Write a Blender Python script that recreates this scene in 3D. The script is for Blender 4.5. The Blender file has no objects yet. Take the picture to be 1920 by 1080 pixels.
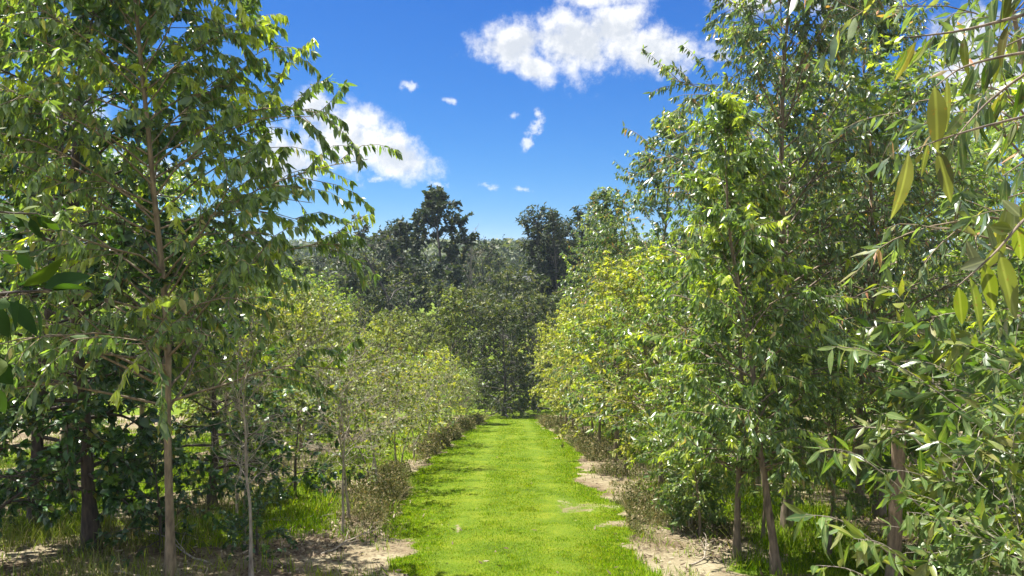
import bpy, math, random
import numpy as np
from mathutils import Vector

C = bpy.context.scene.collection
RAD = math.radians
F = 1397.0                       # focal length in photograph pixels (1920 wide)
PITCH = RAD(2.46)
CAM = np.array([0.0, 0.0, 1.7])

# ------------------------------------------------------------------ helpers
def smooth(a, b, x):
    t = np.clip((np.asarray(x, float) - a) / (b - a), 0, 1)
    return t * t * (3 - 2 * t)

def terrain(x, y):
    x = np.asarray(x, float); y = np.asarray(y, float)
    yy = np.where(y < 27, y, 27 + (1 - np.exp(-np.maximum(y - 27, 0) / 9.0)) * 9.0)
    z = -0.157 * yy
    z = z + 0.05 * vnoise(x * 0.45, y * 0.45, 3) + 0.025 * vnoise(x * 1.3, y * 1.3, 4) - 0.03
    z = z + smooth(110, 420, y) * 6.0
    return z

def _hash(ix, iy, seed):
    h = (ix.astype(np.int64) * 374761393 + iy.astype(np.int64) * 668265263 + seed * 974711) & 0xFFFFFFFF
    h = ((h ^ (h >> 13)) * 1274126177) & 0xFFFFFFFF
    h = (h ^ (h >> 16)) & 0xFFFFFF
    return h / float(0xFFFFFF)

def vnoise(x, y, seed=0):
    x = np.asarray(x, float); y = np.asarray(y, float)
    ix = np.floor(x); iy = np.floor(y)
    fx = x - ix; fy = y - iy
    fx = fx * fx * (3 - 2 * fx); fy = fy * fy * (3 - 2 * fy)
    a = _hash(ix, iy, seed); b = _hash(ix + 1, iy, seed)
    c = _hash(ix, iy + 1, seed); d = _hash(ix + 1, iy + 1, seed)
    return (a * (1 - fx) + b * fx) * (1 - fy) + (c * (1 - fx) + d * fx) * fy

def fbm(x, y, seed=0, o=4):
    s = 0; a = 0.5; t = 0
    for k in range(o):
        s = s + a * vnoise(x * 2 ** k, y * 2 ** k, seed + k); t += a; a *= 0.5
    return s / t

def at(px, py, d):
    """world point seen at photograph pixel px,py standing d metres ahead"""
    u = (px - 960) / F; v = (540 - py) / F
    fy, fz = math.cos(PITCH), -math.sin(PITCH)
    uy, uz = math.sin(PITCH), math.cos(PITCH)
    r = np.array([u, fy + v * uy, fz + v * uz])
    return CAM + r * (d / r[1])

def unit(v):
    return v / np.maximum(np.linalg.norm(v, axis=-1, keepdims=True), 1e-9)

def mesh_from(name, verts, tris=None, quads=None, mat=None, smooth_=True, attr=None):
    me = bpy.data.meshes.new(name)
    verts = np.ascontiguousarray(verts, np.float32)
    me.vertices.add(len(verts)); me.vertices.foreach_set('co', verts.ravel())
    loops = []; starts = []; n0 = 0
    if quads is not None and len(quads):
        q = np.asarray(quads, np.int32); loops.append(q.ravel())
        starts.append(n0 + np.arange(len(q)) * 4); n0 += len(q) * 4
    if tris is not None and len(tris):
        t = np.asarray(tris, np.int32); loops.append(t.ravel())
        starts.append(n0 + np.arange(len(t)) * 3); n0 += len(t) * 3
    lv = np.concatenate(loops).astype(np.int32); st = np.concatenate(starts).astype(np.int32)
    me.loops.add(len(lv)); me.loops.foreach_set('vertex_index', lv)
    me.polygons.add(len(st)); me.polygons.foreach_set('loop_start', st)
    me.polygons.foreach_set('use_smooth', np.full(len(st), smooth_, bool))
    me.update(calc_edges=True)
    if attr:
        for k, a in attr.items():
            at_ = me.attributes.new(k, 'FLOAT', 'POINT')
            at_.data.foreach_set('value', np.ascontiguousarray(a, np.float32))
    if mat: me.materials.append(mat)
    return me

def link(name, me, parent=None):
    o = bpy.data.objects.new(name, me); C.objects.link(o)
    if parent: o.parent = parent
    return o

def tag(o, label=None, cat=None, group=None, kind=None):
    if label: o['label'] = label
    if cat: o['category'] = cat
    if group: o['group'] = group
    if kind: o['kind'] = kind
    return o

# ------------------------------------------------------------------ materials
def nodes_of(m):
    m.use_nodes = True
    nt = m.node_tree; nt.nodes.clear()
    return nt, nt.nodes, nt.links

def ramp(N, stops, interp='LINEAR'):
    r = N.new('ShaderNodeValToRGB'); r.color_ramp.interpolation = interp
    e = r.color_ramp.elements
    while len(e) < len(stops): e.new(0.5)
    for el, (p, c) in zip(e, stops):
        el.position = p; el.color = (*c, 1)
    return r

def leaf_mat(name, stops, young, trans=0.4, rough=0.42, spec=0.5, tcol=(1.65, 1.75, 0.40), gain=1.0, close=False, warm=(1, 1, 1)):
    stops = [(p_, tuple(k * gain * w_ for k, w_ in zip(c_, warm))) for p_, c_ in stops]; young = tuple(k * gain for k in young)
    m = bpy.data.materials.new(name); nt, N, L = nodes_of(m)
    g = N.new('ShaderNodeNewGeometry')
    r = ramp(N, stops); L.new(g.outputs['Random Per Island'], r.inputs[0])
    a = N.new('ShaderNodeAttribute'); a.attribute_name = 'young'
    mx = N.new('ShaderNodeMix'); mx.data_type = 'RGBA'
    L.new(a.outputs['Fac'], mx.inputs[0]); L.new(r.outputs[0], mx.inputs[6]); mx.inputs[7].default_value = (*young, 1)
    # uneven blade: slow mottling along each leaf
    tc = N.new('ShaderNodeTexCoord'); nz = N.new('ShaderNodeTexNoise'); nz.inputs['Scale'].default_value = 14
    L.new(tc.outputs['Object'], nz.inputs['Vector'])
    rm = N.new('ShaderNodeMapRange'); rm.inputs[1].default_value = 0.3; rm.inputs[2].default_value = 0.7
    rm.inputs[3].default_value = 0.72; rm.inputs[4].default_value = 1.25
    L.new(nz.outputs[0], rm.inputs[0])
    vm = N.new('ShaderNodeVectorMath'); vm.operation = 'SCALE'
    L.new(mx.outputs[2], vm.inputs[0]); L.new(rm.outputs[0], vm.inputs['Scale'])
    if close:                                # pale midrib, side veins' mottling and brown insect marks
        am = N.new('ShaderNodeAttribute'); am.attribute_name = 'mid'
        rr = ramp(N, [(0.80, (0, 0, 0)), (0.95, (.35, .35, .35))]); L.new(am.outputs['Fac'], rr.inputs[0])
        m2 = N.new('ShaderNodeMix'); m2.data_type = 'RGBA'; L.new(rr.outputs[0], m2.inputs[0]); L.new(mx.outputs[2], m2.inputs[6]); m2.inputs[7].default_value = (.32, .34, .16, 1)
        sp = N.new('ShaderNodeTexNoise'); sp.inputs['Scale'].default_value = 75; sp.inputs['Detail'].default_value = 3; L.new(tc.outputs['Object'], sp.inputs['Vector'])
        r3 = ramp(N, [(0.62, (0, 0, 0)), (0.70, (.8, .8, .8))]); L.new(sp.outputs[0], r3.inputs[0])
        m3 = N.new('ShaderNodeMix'); m3.data_type = 'RGBA'; L.new(r3.outputs[0], m3.inputs[0]); L.new(m2.outputs[2], m3.inputs[6]); m3.inputs[7].default_value = (.16, .10, .04, 1)
        L.new(m3.outputs[2], vm.inputs[0])
    p = N.new('ShaderNodeBsdfPrincipled'); p.inputs['Roughness'].default_value = rough
    p.inputs['Specular IOR Level'].default_value = spec
    L.new(vm.outputs[0], p.inputs['Base Color'])
    t = N.new('ShaderNodeBsdfTranslucent')
    tm = N.new('ShaderNodeVectorMath'); tm.operation = 'MULTIPLY'; tm.inputs[1].default_value = tcol
    L.new(vm.outputs[0], tm.inputs[0]); L.new(tm.outputs[0], t.inputs[0])
    ms = N.new('ShaderNodeMixShader'); ms.inputs[0].default_value = trans
    L.new(p.outputs[0], ms.inputs[1]); L.new(t.outputs[0], ms.inputs[2])
    o = N.new('ShaderNodeOutputMaterial'); L.new(ms.outputs[0], o.inputs[0])
    return m

def bark_mat(name, c0, c1, scale=9, stretch=0.25, bump=0.5):
    m = bpy.data.materials.new(name); nt, N, L = nodes_of(m)
    tc = N.new('ShaderNodeTexCoord'); mp = N.new('ShaderNodeMapping'); mp.inputs['Scale'].default_value = (1, 1, stretch)
    L.new(tc.outputs['Object'], mp.inputs[0])
    nz = N.new('ShaderNodeTexNoise'); nz.inputs['Scale'].default_value = scale * 4; nz.inputs['Detail'].default_value = 6
    L.new(mp.outputs[0], nz.inputs['Vector'])
    r = ramp(N, [(0.3, c0), (0.7, c1)]); L.new(nz.outputs[0], r.inputs[0])
    p = N.new('ShaderNodeBsdfPrincipled'); p.inputs['Roughness'].default_value = 0.85
    L.new(r.outputs[0], p.inputs['Base Color'])
    b = N.new('ShaderNodeBump'); b.inputs['Strength'].default_value = bump; b.inputs['Distance'].default_value = 0.02
    L.new(nz.outputs[0], b.inputs['Height']); L.new(b.outputs[0], p.inputs['Normal'])
    o = N.new('ShaderNodeOutputMaterial'); L.new(p.outputs[0], o.inputs[0])
    return m

M = {}
M['euc'] = leaf_mat('euc_leaf', [(0.0, (0.045, 0.085, 0.030)), (0.35, (0.075, 0.130, 0.038)), (0.7, (0.105, 0.165, 0.045)),
                                 (0.95, (0.14, 0.20, 0.05)), (1.0, (0.24, 0.20, 0.06))], (0.30, 0.34, 0.045), 0.46, 0.32, 0.7, gain=1.55, warm=(1.10, 1.0, 1.25))
M['euc_blue'] = leaf_mat('euc_blue_leaf', [(0.0, (0.042, 0.075, 0.038)), (0.4, (0.070, 0.115, 0.055)), (0.8, (0.10, 0.15, 0.065)),
                                 (0.95, (0.16, 0.17, 0.06)), (1.0, (0.34, 0.17, 0.08))], (0.22, 0.26, 0.06), 0.42, 0.32, 0.7, gain=1.55, warm=(1.10, 1.0, 1.25))
M['yellow'] = leaf_mat('yellow_leaf', [(0.0, (0.08, 0.12, 0.03)), (0.4, (0.16, 0.20, 0.04)), (0.75, (0.26, 0.28, 0.045)),
                                 (0.95, (0.27, 0.27, 0.05)), (1.0, (0.24, 0.21, 0.06))], (0.29, 0.31, 0.045), 0.42, 0.45, gain=1.3, warm=(1.10, 1.0, 1.25))
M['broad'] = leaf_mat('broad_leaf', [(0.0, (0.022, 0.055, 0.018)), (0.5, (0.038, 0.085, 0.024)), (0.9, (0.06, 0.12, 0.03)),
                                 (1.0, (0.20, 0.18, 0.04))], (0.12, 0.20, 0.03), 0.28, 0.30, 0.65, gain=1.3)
M['shrub'] = leaf_mat('shrub_leaf', [(0.0, (0.060, 0.090, 0.030)), (0.4, (0.11, 0.145, 0.045)), (0.8, (0.17, 0.20, 0.06)),
                                 (0.93, (0.20, 0.20, 0.07)), (1.0, (0.22, 0.13, 0.07))], (0.22, 0.26, 0.055), 0.38, 0.5, gain=1.08)
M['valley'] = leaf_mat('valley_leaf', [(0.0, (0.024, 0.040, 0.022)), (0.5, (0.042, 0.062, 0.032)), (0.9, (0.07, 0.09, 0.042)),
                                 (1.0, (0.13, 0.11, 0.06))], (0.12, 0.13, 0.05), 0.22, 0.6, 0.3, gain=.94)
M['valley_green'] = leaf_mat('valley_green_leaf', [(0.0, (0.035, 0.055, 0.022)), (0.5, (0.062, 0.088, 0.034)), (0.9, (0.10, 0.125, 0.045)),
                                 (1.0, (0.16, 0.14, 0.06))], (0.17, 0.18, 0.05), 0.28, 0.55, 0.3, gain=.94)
M['big'] = leaf_mat('big_leaf', [(0.0, (0.055, 0.105, 0.028)), (0.5, (0.085, 0.145, 0.036)), (0.85, (0.13, 0.185, 0.05)),
                                 (1.0, (0.26, 0.20, 0.07))], (0.22, 0.24, 0.045), 0.42, 0.40, 0.5, gain=.78, close=True)
M['big_pale'] = leaf_mat('big_pale_leaf', [(0.0, (0.07, 0.125, 0.045)), (0.5, (0.115, 0.17, 0.06)), (0.85, (0.17, 0.22, 0.09)),
                                 (1.0, (0.28, 0.24, 0.10))], (0.24, 0.27, 0.06), 0.40, 0.36, 0.6, gain=.88, warm=(.95, 1.05, .8), close=True)
M['olive'] = leaf_mat('olive_leaf', [(0.0, (0.10, 0.115, 0.055)), (1.0, (0.16, 0.16, 0.08))], (0.17, 0.225, 0.03), 0.40, 0.5, 0.4, gain=.72, close=True)
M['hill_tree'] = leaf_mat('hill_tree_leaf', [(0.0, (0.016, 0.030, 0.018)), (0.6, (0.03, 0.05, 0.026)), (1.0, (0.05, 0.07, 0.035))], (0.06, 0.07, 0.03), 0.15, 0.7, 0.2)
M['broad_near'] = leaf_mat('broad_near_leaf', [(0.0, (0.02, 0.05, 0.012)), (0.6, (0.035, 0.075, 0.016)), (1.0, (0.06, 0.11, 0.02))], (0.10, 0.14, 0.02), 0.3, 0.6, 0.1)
M['bark'] = bark_mat('bark', (0.09, 0.07, 0.044), (0.28, 0.22, 0.135))
M['bark_dark'] = bark_mat('bark_dark', (0.03, 0.024, 0.018), (0.10, 0.078, 0.058))
M['bark_red'] = bark_mat('bark_red', (0.07, 0.055, 0.04), (0.24, 0.185, 0.125))
M['twig'] = bark_mat('twig', (0.13, 0.105, 0.075), (0.40, 0.35, 0.27))
M['bark_stump'] = bark_mat('bark_stump', (0.13, 0.095, 0.062), (0.36, 0.26, 0.17))
M['bark_grey'] = bark_mat('bark_grey', (0.035, 0.032, 0.028), (0.12, 0.105, 0.09), 2)
M['grass'] = leaf_mat('grass_blade', [(0.0, (0.046, 0.105, 0.003)), (0.35, (0.112, 0.215, 0.004)), (0.7, (0.185, 0.29, 0.006)), (0.93, (0.27, 0.34, 0.01)),
                                 (1.0, (0.40, 0.35, 0.10))], (0.24, 0.26, 0.012), 0.45, 0.7, 0.08, (1.2, 1.25, 0.25))
M['weed'] = leaf_mat('weed_blade', [(0.0, (0.06, 0.085, 0.02)), (0.45, (0.11, 0.12, 0.035)), (0.8, (0.19, 0.155, 0.075)),
                                 (1.0, (0.42, 0.34, 0.2))], (0.16, 0.22, 0.03), 0.35, 0.7, 0.2, (1.1, 1.05, 0.6))
M['litter'] = leaf_mat('litter_leaf', [(0.0, (0.06, 0.038, 0.022)), (0.4, (0.11, 0.08, 0.05)), (0.8, (0.20, 0.155, 0.10)),
                                 (1.0, (0.34, 0.29, 0.21))], (0.1, 0.1, 0.05), 0.1, 0.8, 0.2)

# ------------------------------------------------------------------ foliage and wood geometry
LV = np.array([(0, 0, 0), (.30, -.5, .10), (.30, 0, 0), (.30, .5, .10), (.66, -.34, .06), (.66, 0, 0), (.66, .34, .06), (1, 0, 0)])
LT = np.array([(0, 2, 1), (0, 3, 2), (4, 5, 7), (5, 6, 7)]); LQ = np.array([(1, 2, 5, 4), (2, 3, 6, 5)])
KV = np.array([(0, 0, 0), (.42, -.5, .12), (1, 0, 0), (.42, .5, .12)]); KT = np.array([(0, 2, 1), (0, 3, 2)])
BV = np.array([(0, -.5, 0), (0, .5, 0), (.55, -.36, .05), (.55, .36, .05), (1, 0, 0)]); BQ = np.array([(0, 1, 3, 2)]); BT = np.array([(2, 3, 4)])
# a long blade with more rows, for the leaves a hand's breadth from the camera
XR = [0, .08, .2, .35, .5, .65, .8, .92, 1]; XW = [0.04, .34, .78, 1, .98, .82, .55, .26, .0]
XV = np.array([p for u, w in zip(XR, XW) for p in ((u, -.5 * w, .12 * w), (u, 0, 0), (u, .5 * w, .12 * w))])
XQ = np.array([q for i in range(8) for q in ((3 * i, 3 * i + 1, 3 * i + 4, 3 * i + 3), (3 * i + 1, 3 * i + 2, 3 * i + 5, 3 * i + 4))])
TEMPL = {'leaf': (LV, LT, LQ), 'kite': (KV, KT, None), 'blade': (BV, BT, BQ), 'long': (XV, None, XQ)}

def leaf_mesh(name, base, d, n, Lh, Wd, curl, young, mat, kind='leaf'):
    T, tris, quads = TEMPL[kind]
    d = unit(d); s = unit(np.cross(d, n)); n = np.cross(s, d)
    u = T[:, 0][None, :, None]; v = T[:, 1][None, :, None]; w = T[:, 2][None, :, None]
    L3 = Lh[:, None, None]; W3 = Wd[:, None, None]; c3 = curl[:, None, None]
    pts = base[:, None] + d[:, None] * (u * L3) + s[:, None] * (v * W3) + n[:, None] * (w * W3 - c3 * L3 * u * u)
    k = len(T); off = (np.arange(len(base)) * k)[:, None, None]
    tr = (tris[None] + off).reshape(-1, 3) if tris is not None else None
    qd = (quads[None] + off).reshape(-1, 4) if quads is not None else None
    return mesh_from(name, pts.reshape(-1, 3), tr, qd, mat, True, {'young': np.repeat(young, k), 'mid': np.tile(1 - 2 * np.abs(T[:, 1]) if kind == 'long' else np.zeros(k), len(base))})

def tubes(P, R, sides):
    """P (B,n,3) polylines, R (B,n) radii -> verts, quads"""
    B, n, _ = P.shape
    t = unit(np.gradient(P, axis=1))
    mean = unit(P[:, -1] - P[:, 0])
    ref = np.where(np.abs(mean[:, 2:3]) > 0.8, np.array([[1.0, 0.13, 0]]), np.array([[0.1, 0, 1.0]]))[:, None]
    a = unit(np.cross(t, ref)); b = np.cross(t, a)
    th = np.arange(sides) * 2 * math.pi / sides
    ring = (a[:, :, None] * np.cos(th)[None, None, :, None] + b[:, :, None] * np.sin(th)[None, None, :, None])
    V = P[:, :, None] + ring * R[:, :, None, None]
    idx = np.arange(B * n * sides).reshape(B, n, sides)
    q = np.stack([idx[:, :-1], np.roll(idx, -1, 2)[:, :-1], np.roll(idx, -1, 2)[:, 1:], idx[:, 1:]], -1).reshape(-1, 4)
    return V.reshape(-1, 3), q

def join(parts):
    vs, qs, o = [], [], 0
    for v, q in parts:
        vs.append(v); qs.append(q + o); o += len(v)
    return np.concatenate(vs), np.concatenate(qs)

def grow(start, d, length, n, droop, wig, rng):
    P = [start]; d = unit(d.copy()); p = start.copy()
    for k in range(n):
        p = p + d * (length / n)[:, None]; P.append(p)
        d = d + rng.normal(0, wig, d.shape); d[:, 2] -= droop * (k + 1) / n
        d = unit(d)
    return np.stack(P, 1)

def along(P, i, t):
    n = P.shape[1] - 1
    f = np.clip(t, 0, 0.9999) * n; k = f.astype(int); fr = (f - k)[:, None]
    a, b = P[i, k], P[i, k + 1]
    return a * (1 - fr) + b * fr, unit(b - a), k

def perp(t, rng):
    r = rng.normal(0, 1, t.shape); r -= t * np.sum(r * t, 1, keepdims=True)
    return unit(r)

SPEC = dict(
    H=6.0, r0=0.06, crown0=0.25, rad=1.6, prof='cone', n1=34, el=(25, 62), n2=7, n3=0, l2=0.42, leaves=9, leaf=(0.11, 0.033),
    droop=0.25, hang=0.9, mat='euc', bark='bark', kind='leaf', wig=0.10, young=0.25, lean=0.03, twig_r=0.0035, tl=0.3, bare=0.0, trunkdroop=0.0, stems=1, side=45)

def profile(kind, h):
    if kind == 'cone': return (1 - h) ** 0.75 * (0.55 + 0.45 * np.minimum(1, h * 4)) + 0.10
    if kind == 'gum': return np.clip(1 - h, 0, 1) ** 0.62 * (0.62 + 0.38 * np.minimum(1, h * 5)) + 0.10
    if kind == 'skirt': return np.clip(1 - h, 0, 1) ** 0.95 * (0.88 + 0.12 * np.minimum(1, h * 5)) + 0.12
    if kind == 'egg': return np.sqrt(np.clip(1 - (2 * (h ** 0.85) - 1) ** 2, 0, 1)) * 0.9 + 0.12
    if kind == 'flat': return 0.45 + 0.55 * h ** 0.6
    if kind == 'column': return 0.55 + 0.35 * np.sin(h * math.pi)
    if kind == 'dome': return np.sqrt(np.clip(1 - h ** 2.2, 0, 1)) + 0.08
    return 1 - h * 0.5

def tree_meshes(name, seed, **kw):
    s = dict(SPEC); s.update(kw)
    rng = np.random.default_rng(seed)
    H = s['H']; S = s['stems']
    # trunks
    st = np.zeros((S, 3)); dd = np.tile(np.array([[0, 0, 1.0]]), (S, 1))
    if S > 1:
        az = np.arange(S) * 2.4 + seed; st[:, 0] = np.cos(az) * 0.03 * H * .4; st[:, 1] = np.sin(az) * 0.03 * H * .4
        sp = s.get('splay', 0.16); dd[:, 0] += np.cos(az) * sp; dd[:, 1] += np.sin(az) * sp
    dd[:, :2] += rng.normal(0, s['lean'], (S, 2))
    Hs = H * rng.uniform(0.86, 1.0, S); Hs[0] = H
    T = grow(st, dd, Hs, 14, 0.0, s['wig'] * s.get('crook', 0.35), rng)
    if 'leandir' in s:
        k = np.linspace(0, 1, T.shape[1])[None, :, None]
        T = T + np.array(s['leandir'])[None, None, :] * H * k
    tt = np.linspace(0, 1, T.shape[1])[None, :]
    TR = s['r0'] / (S ** 0.4) * ((1 - tt) ** 0.8 * 0.92 + 0.05) * (1 + 0.3 * np.exp(-tt * 16) + 0.5 * np.exp(-tt * 60)) * np.ones((S, 1))
    T[:, 0, 2] -= 0.05
    wood = [tubes(T, TR, 9)]
    # limbs
    n1 = s['n1'] * S
    i1 = np.arange(n1) % S
    h1 = np.clip((np.arange(n1) + rng.uniform(0, 1, n1)) / n1, 0, 0.985) ** s.get('hpow', 1.0)
    t1 = s['crown0'] + (1 - s['crown0']) * h1
    p1, tan1, _ = along(T, i1, t1)
    az = np.arange(n1) * 2.399 + rng.normal(0, 0.4, n1)
    el = np.radians(s['el'][0] + (s['el'][1] - s['el'][0]) * h1 + rng.normal(0, 8, n1))
    d1 = np.stack([np.cos(az) * np.cos(el), np.sin(az) * np.cos(el), np.sin(el)], 1)
    L1 = s['rad'] * profile(s['prof'], h1) * rng.uniform(*s.get('lvar', (0.66, 1.18)), n1) / np.maximum(0.85, np.cos(el))
    P1 = grow(p1, d1, L1, 6, s['droop'] * 0.6, s['wig'], rng)
    rb = np.interp(t1, np.linspace(0, 1, T.shape[1]), TR[0]) * 0.43
    rb = np.clip(rb, s['twig_r'] * 1.3, 0.02 * s['rad'] + 0.004)
    R1 = rb[:, None] * np.linspace(1, 0.3, 7)[None]
    wood.append(tubes(P1, R1, 5))
    # side shoots
    n2 = n1 * s['n2']
    i2 = np.repeat(np.arange(n1), s['n2']); t2 = rng.uniform(0.22, 1.0, n2)
    p2, tan2, _ = along(P1, i2, t2)
    ang = np.radians(rng.normal(s['side'], 14, n2))
    d2 = tan2 * np.cos(ang)[:, None] + perp(tan2, rng) * np.sin(ang)[:, None]; d2[:, 2] += 0.12
    L2 = (0.16 + s['l2'] * L1[i2] * (1.15 - t2 * 0.6)) * rng.uniform(0.6, 1.25, n2)
    P2 = grow(p2, d2, L2, 4, s['droop'], s['wig'] * 1.3, rng)
    wood.append(tubes(P2, np.maximum(s['twig_r'], rb[i2][:, None] * 0.4) * np.linspace(1, 0.35, 5)[None], 4))
    tw, ti = P2, h1[i2]
    if s['n3']:
        n3 = n2 * s['n3']
        i3 = np.repeat(np.arange(n2), s['n3']); t3 = rng.uniform(0.25, 1.0, n3)
        p3, tan3, _ = along(P2, i3, t3)
        ang = np.radians(rng.normal(s['side'], 14, n3))
        d3 = tan3 * np.cos(ang)[:, None] + perp(tan3, rng) * np.sin(ang)[:, None]
        L3 = s['tl'] * rng.uniform(0.5, 1.3, n3)
        P3 = grow(p3, d3, L3, 4, s['droop'] * 1.2, s['wig'] * 1.3, rng)
        wood.append(tubes(P3, s['twig_r'] * 0.75 * np.linspace(1, 0.4, 5)[None] * np.ones((n3, 1)), 3))
        tw, ti = P3, ti[i3]
    if s['bare'] > 0.9:                      # a dead tree: trunk and bare branches, no crown
        v, q = wood[0]; wm = mesh_from(name + '_wood', v, None, q, M[s['bark']], True)
        v, q = join(wood[1:]); return wm, mesh_from(name + '_branches', v, None, q, M[s['bark']], True)
    v, q = join(wood)
    wm = mesh_from(name + '_wood', v, None, q, M[s['bark']], True)
    # leaves: along every last shoot, denser at its end; whole shoots may be bare
    nt = len(tw); m = int(round(s['leaves'] * s.get('dens', 2.3)))
    li = np.repeat(np.arange(nt), m)
    if s['bare'] > 0:
        keep = rng.uniform(0, 1, nt) > s['bare']; li = li[keep[li]]
    k = len(li)
    t = np.where(rng.uniform(0, 1, k) < 0.2, 1.0, rng.uniform(0.1, 1.0, k))
    p, tan, _ = along(tw, li, t)
    per = perp(tan, rng)
    d = tan * 0.55 + per * 0.8; d[:, 2] -= s['hang'] * rng.uniform(0.3, 1.3, k)
    n = rng.normal(0, 1, (k, 3)); n[:, 2] += s.get('flatn', 0.5)
    sc = rng.lognormal(0, 0.24, k)
    ls = s.get('lscale', 0.60); sc = sc * ls; Lf = s['leaf'][0] * sc; Wf = s['leaf'][1] * sc * rng.uniform(0.8, 1.25, k)
    yt = rng.uniform(0, 1, nt)[li]
    yng = np.clip((yt > 1 - s['young'] * (0.4 + 0.9 * ti[li])) * (t > 0.45) * rng.uniform(0.3, 1.0, k), 0, 1)
    lm = leaf_mesh(name + '_leaves', p, d, n, Lf, Wf, rng.normal(0.12, 0.12, k), yng, M[s['mat']], s['kind'])
    return wm, lm

PROTO = {}
def proto(key, seed, **kw):
    PROTO[key] = tree_meshes(key, seed, **kw)

def plant(name, key, x, y, label, cat, group=None, scale=1.0, rot=None, z=None, tilt=(0, 0), sz=1.0):
    e = bpy.data.objects.new(name, None); C.objects.link(e)
    e.empty_display_size = 0.2
    e.location = (x, y, float(terrain(x, y)) if z is None else z)
    e.rotation_euler = (tilt[0], tilt[1], random.uniform(0, 6.28) if rot is None else rot)
    e.scale = (scale, scale, scale * sz)
    tag(e, label, cat, group)
    wm, lm = PROTO[key]
    link('trunk', wm, e); link('branches' if key.startswith('dead') else 'crown', lm, e)
    return e

random.seed(11)
ORD = ['first', 'second', 'third', 'fourth', 'fifth', 'sixth', 'seventh', 'eighth', 'ninth', 'tenth', 'eleventh', 'twelfth',
       'thirteenth', 'fourteenth', 'fifteenth', 'sixteenth', 'seventeenth', 'eighteenth', 'nineteenth', 'twentieth']
#@PLANTS
# ------------------------------------------------------------------ kinds of plant (each mesh built once, copies share it)
proto('left_big', 5, H=6.3, r0=0.034, crown0=0.22, rad=1.68, hpow=1.12, prof='skirt', n1=96, el=(22, 64), n2=9, l2=0.36, leaves=24, leaf=(0.120, 0.039), hang=1.8, young=0.34, droop=0.42, lvar=(.72, 1.06), twig_r=0.003)
proto('euc_a', 21, H=3.7, r0=0.030, crown0=0.20, rad=0.62, hpow=1.5, prof='cone', n1=44, el=(25, 62), n2=8, leaves=21, leaf=(0.105, 0.030), hang=1.50, young=0.22, mat='euc', bark='bark_red')
proto('euc_lean', 22, H=3.9, r0=0.034, crown0=0.22, rad=0.85, hpow=1.5, prof='cone', n1=42, el=(25, 62), n2=8, leaves=21, leaf=(0.105, 0.030), hang=1.50, young=0.25, mat='euc', bark='bark_red', leandir=(-0.085, 0.0, 0))
proto('euc_b', 23, H=7.0, r0=0.048, crown0=0.20, rad=1.42, hpow=.9, prof='gum', n1=84, el=(25, 64), n2=8, leaves=23, leaf=(0.115, 0.030), hang=1.58, young=0.15, mat='euc_blue', bark='bark_red')
proto('euc_c', 24, H=5.6, r0=0.045, crown0=0.14, rad=1.35, prof='gum', n1=56, el=(20, 64), n2=7, leaves=19, leaf=(0.115, 0.036), hang=1.35, young=0.12, mat='euc_blue', bark='bark')
proto('euc_d', 25, H=5.0, r0=0.05, crown0=0.20, rad=1.4, prof='egg', n1=40, el=(15, 55), n2=7, leaves=18, leaf=(0.12, 0.04), hang=1.20, young=0.28, mat='euc', bark='bark')
proto('yel_a', 31, H=3.1, r0=0.035, crown0=0.20, rad=1.0, prof='egg', n1=30, el=(10, 60), n2=7, leaves=17, leaf=(0.10, 0.04), hang=0.55, young=0.40, mat='yellow', bark='bark')
proto('yel_b', 32, H=2.9, r0=0.03, crown0=0.27, rad=0.9, prof='egg', n1=28, el=(10, 60), n2=7, leaves=16, leaf=(0.10, 0.036), hang=0.7, young=0.25, mat='euc', bark='bark')
proto('yel_c', 33, H=3.2, r0=0.035, crown0=0.25, rad=0.95, prof='dome', n1=28, el=(5, 65), n2=7, leaves=16, leaf=(0.11, 0.04), hang=0.6, young=0.35, mat='yellow', bark='bark')
proto('sap_cone', 34, H=4.2, r0=0.04, crown0=0.10, rad=1.0, prof='cone', n1=42, el=(20, 60), n2=6, leaves=15, leaf=(0.12, 0.045), hang=0.6, young=0.35, mat='shrub', bark='bark')
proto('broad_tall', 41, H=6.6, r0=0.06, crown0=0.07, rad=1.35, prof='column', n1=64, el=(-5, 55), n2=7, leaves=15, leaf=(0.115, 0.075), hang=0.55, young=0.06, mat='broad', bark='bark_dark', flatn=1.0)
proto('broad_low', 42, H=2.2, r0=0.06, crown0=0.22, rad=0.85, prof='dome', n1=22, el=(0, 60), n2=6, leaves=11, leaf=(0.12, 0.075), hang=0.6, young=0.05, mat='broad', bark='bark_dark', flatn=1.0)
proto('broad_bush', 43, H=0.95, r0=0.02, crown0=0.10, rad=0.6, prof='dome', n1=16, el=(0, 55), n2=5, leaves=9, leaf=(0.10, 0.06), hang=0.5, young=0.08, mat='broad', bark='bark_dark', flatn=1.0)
for i, (yg, bare, mt) in enumerate([(0.25, 0.45, 'shrub'), (0.4, 0.35, 'shrub'), (0.15, 0.58, 'shrub'), (0.5, 0.3, 'yellow'), (0.2, 0.25, 'euc')]):
    proto('shrub_%d' % i, 51 + i, H=2.15, r0=0.022, crown0=0.40, rad=0.78, prof='egg', n1=18, el=(8, 68), n2=6, n3=2, l2=0.5, leaves=5, leaf=(0.10, 0.046), crook=0.8,
          hang=0.35, young=yg, mat=mt, bark='twig', bare=bare, stems=2 if i in (1, 3) else 1, splay=0.12, droop=0.05, wig=0.16, twig_r=0.0026, tl=0.2)
proto('mid_a', 61, H=3.4, r0=0.04, crown0=0.2, rad=1.1, prof='egg', n1=32, el=(10, 60), n2=7, leaves=13, leaf=(0.11, 0.042), hang=0.5, young=0.3, mat='shrub', bark='bark')
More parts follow.
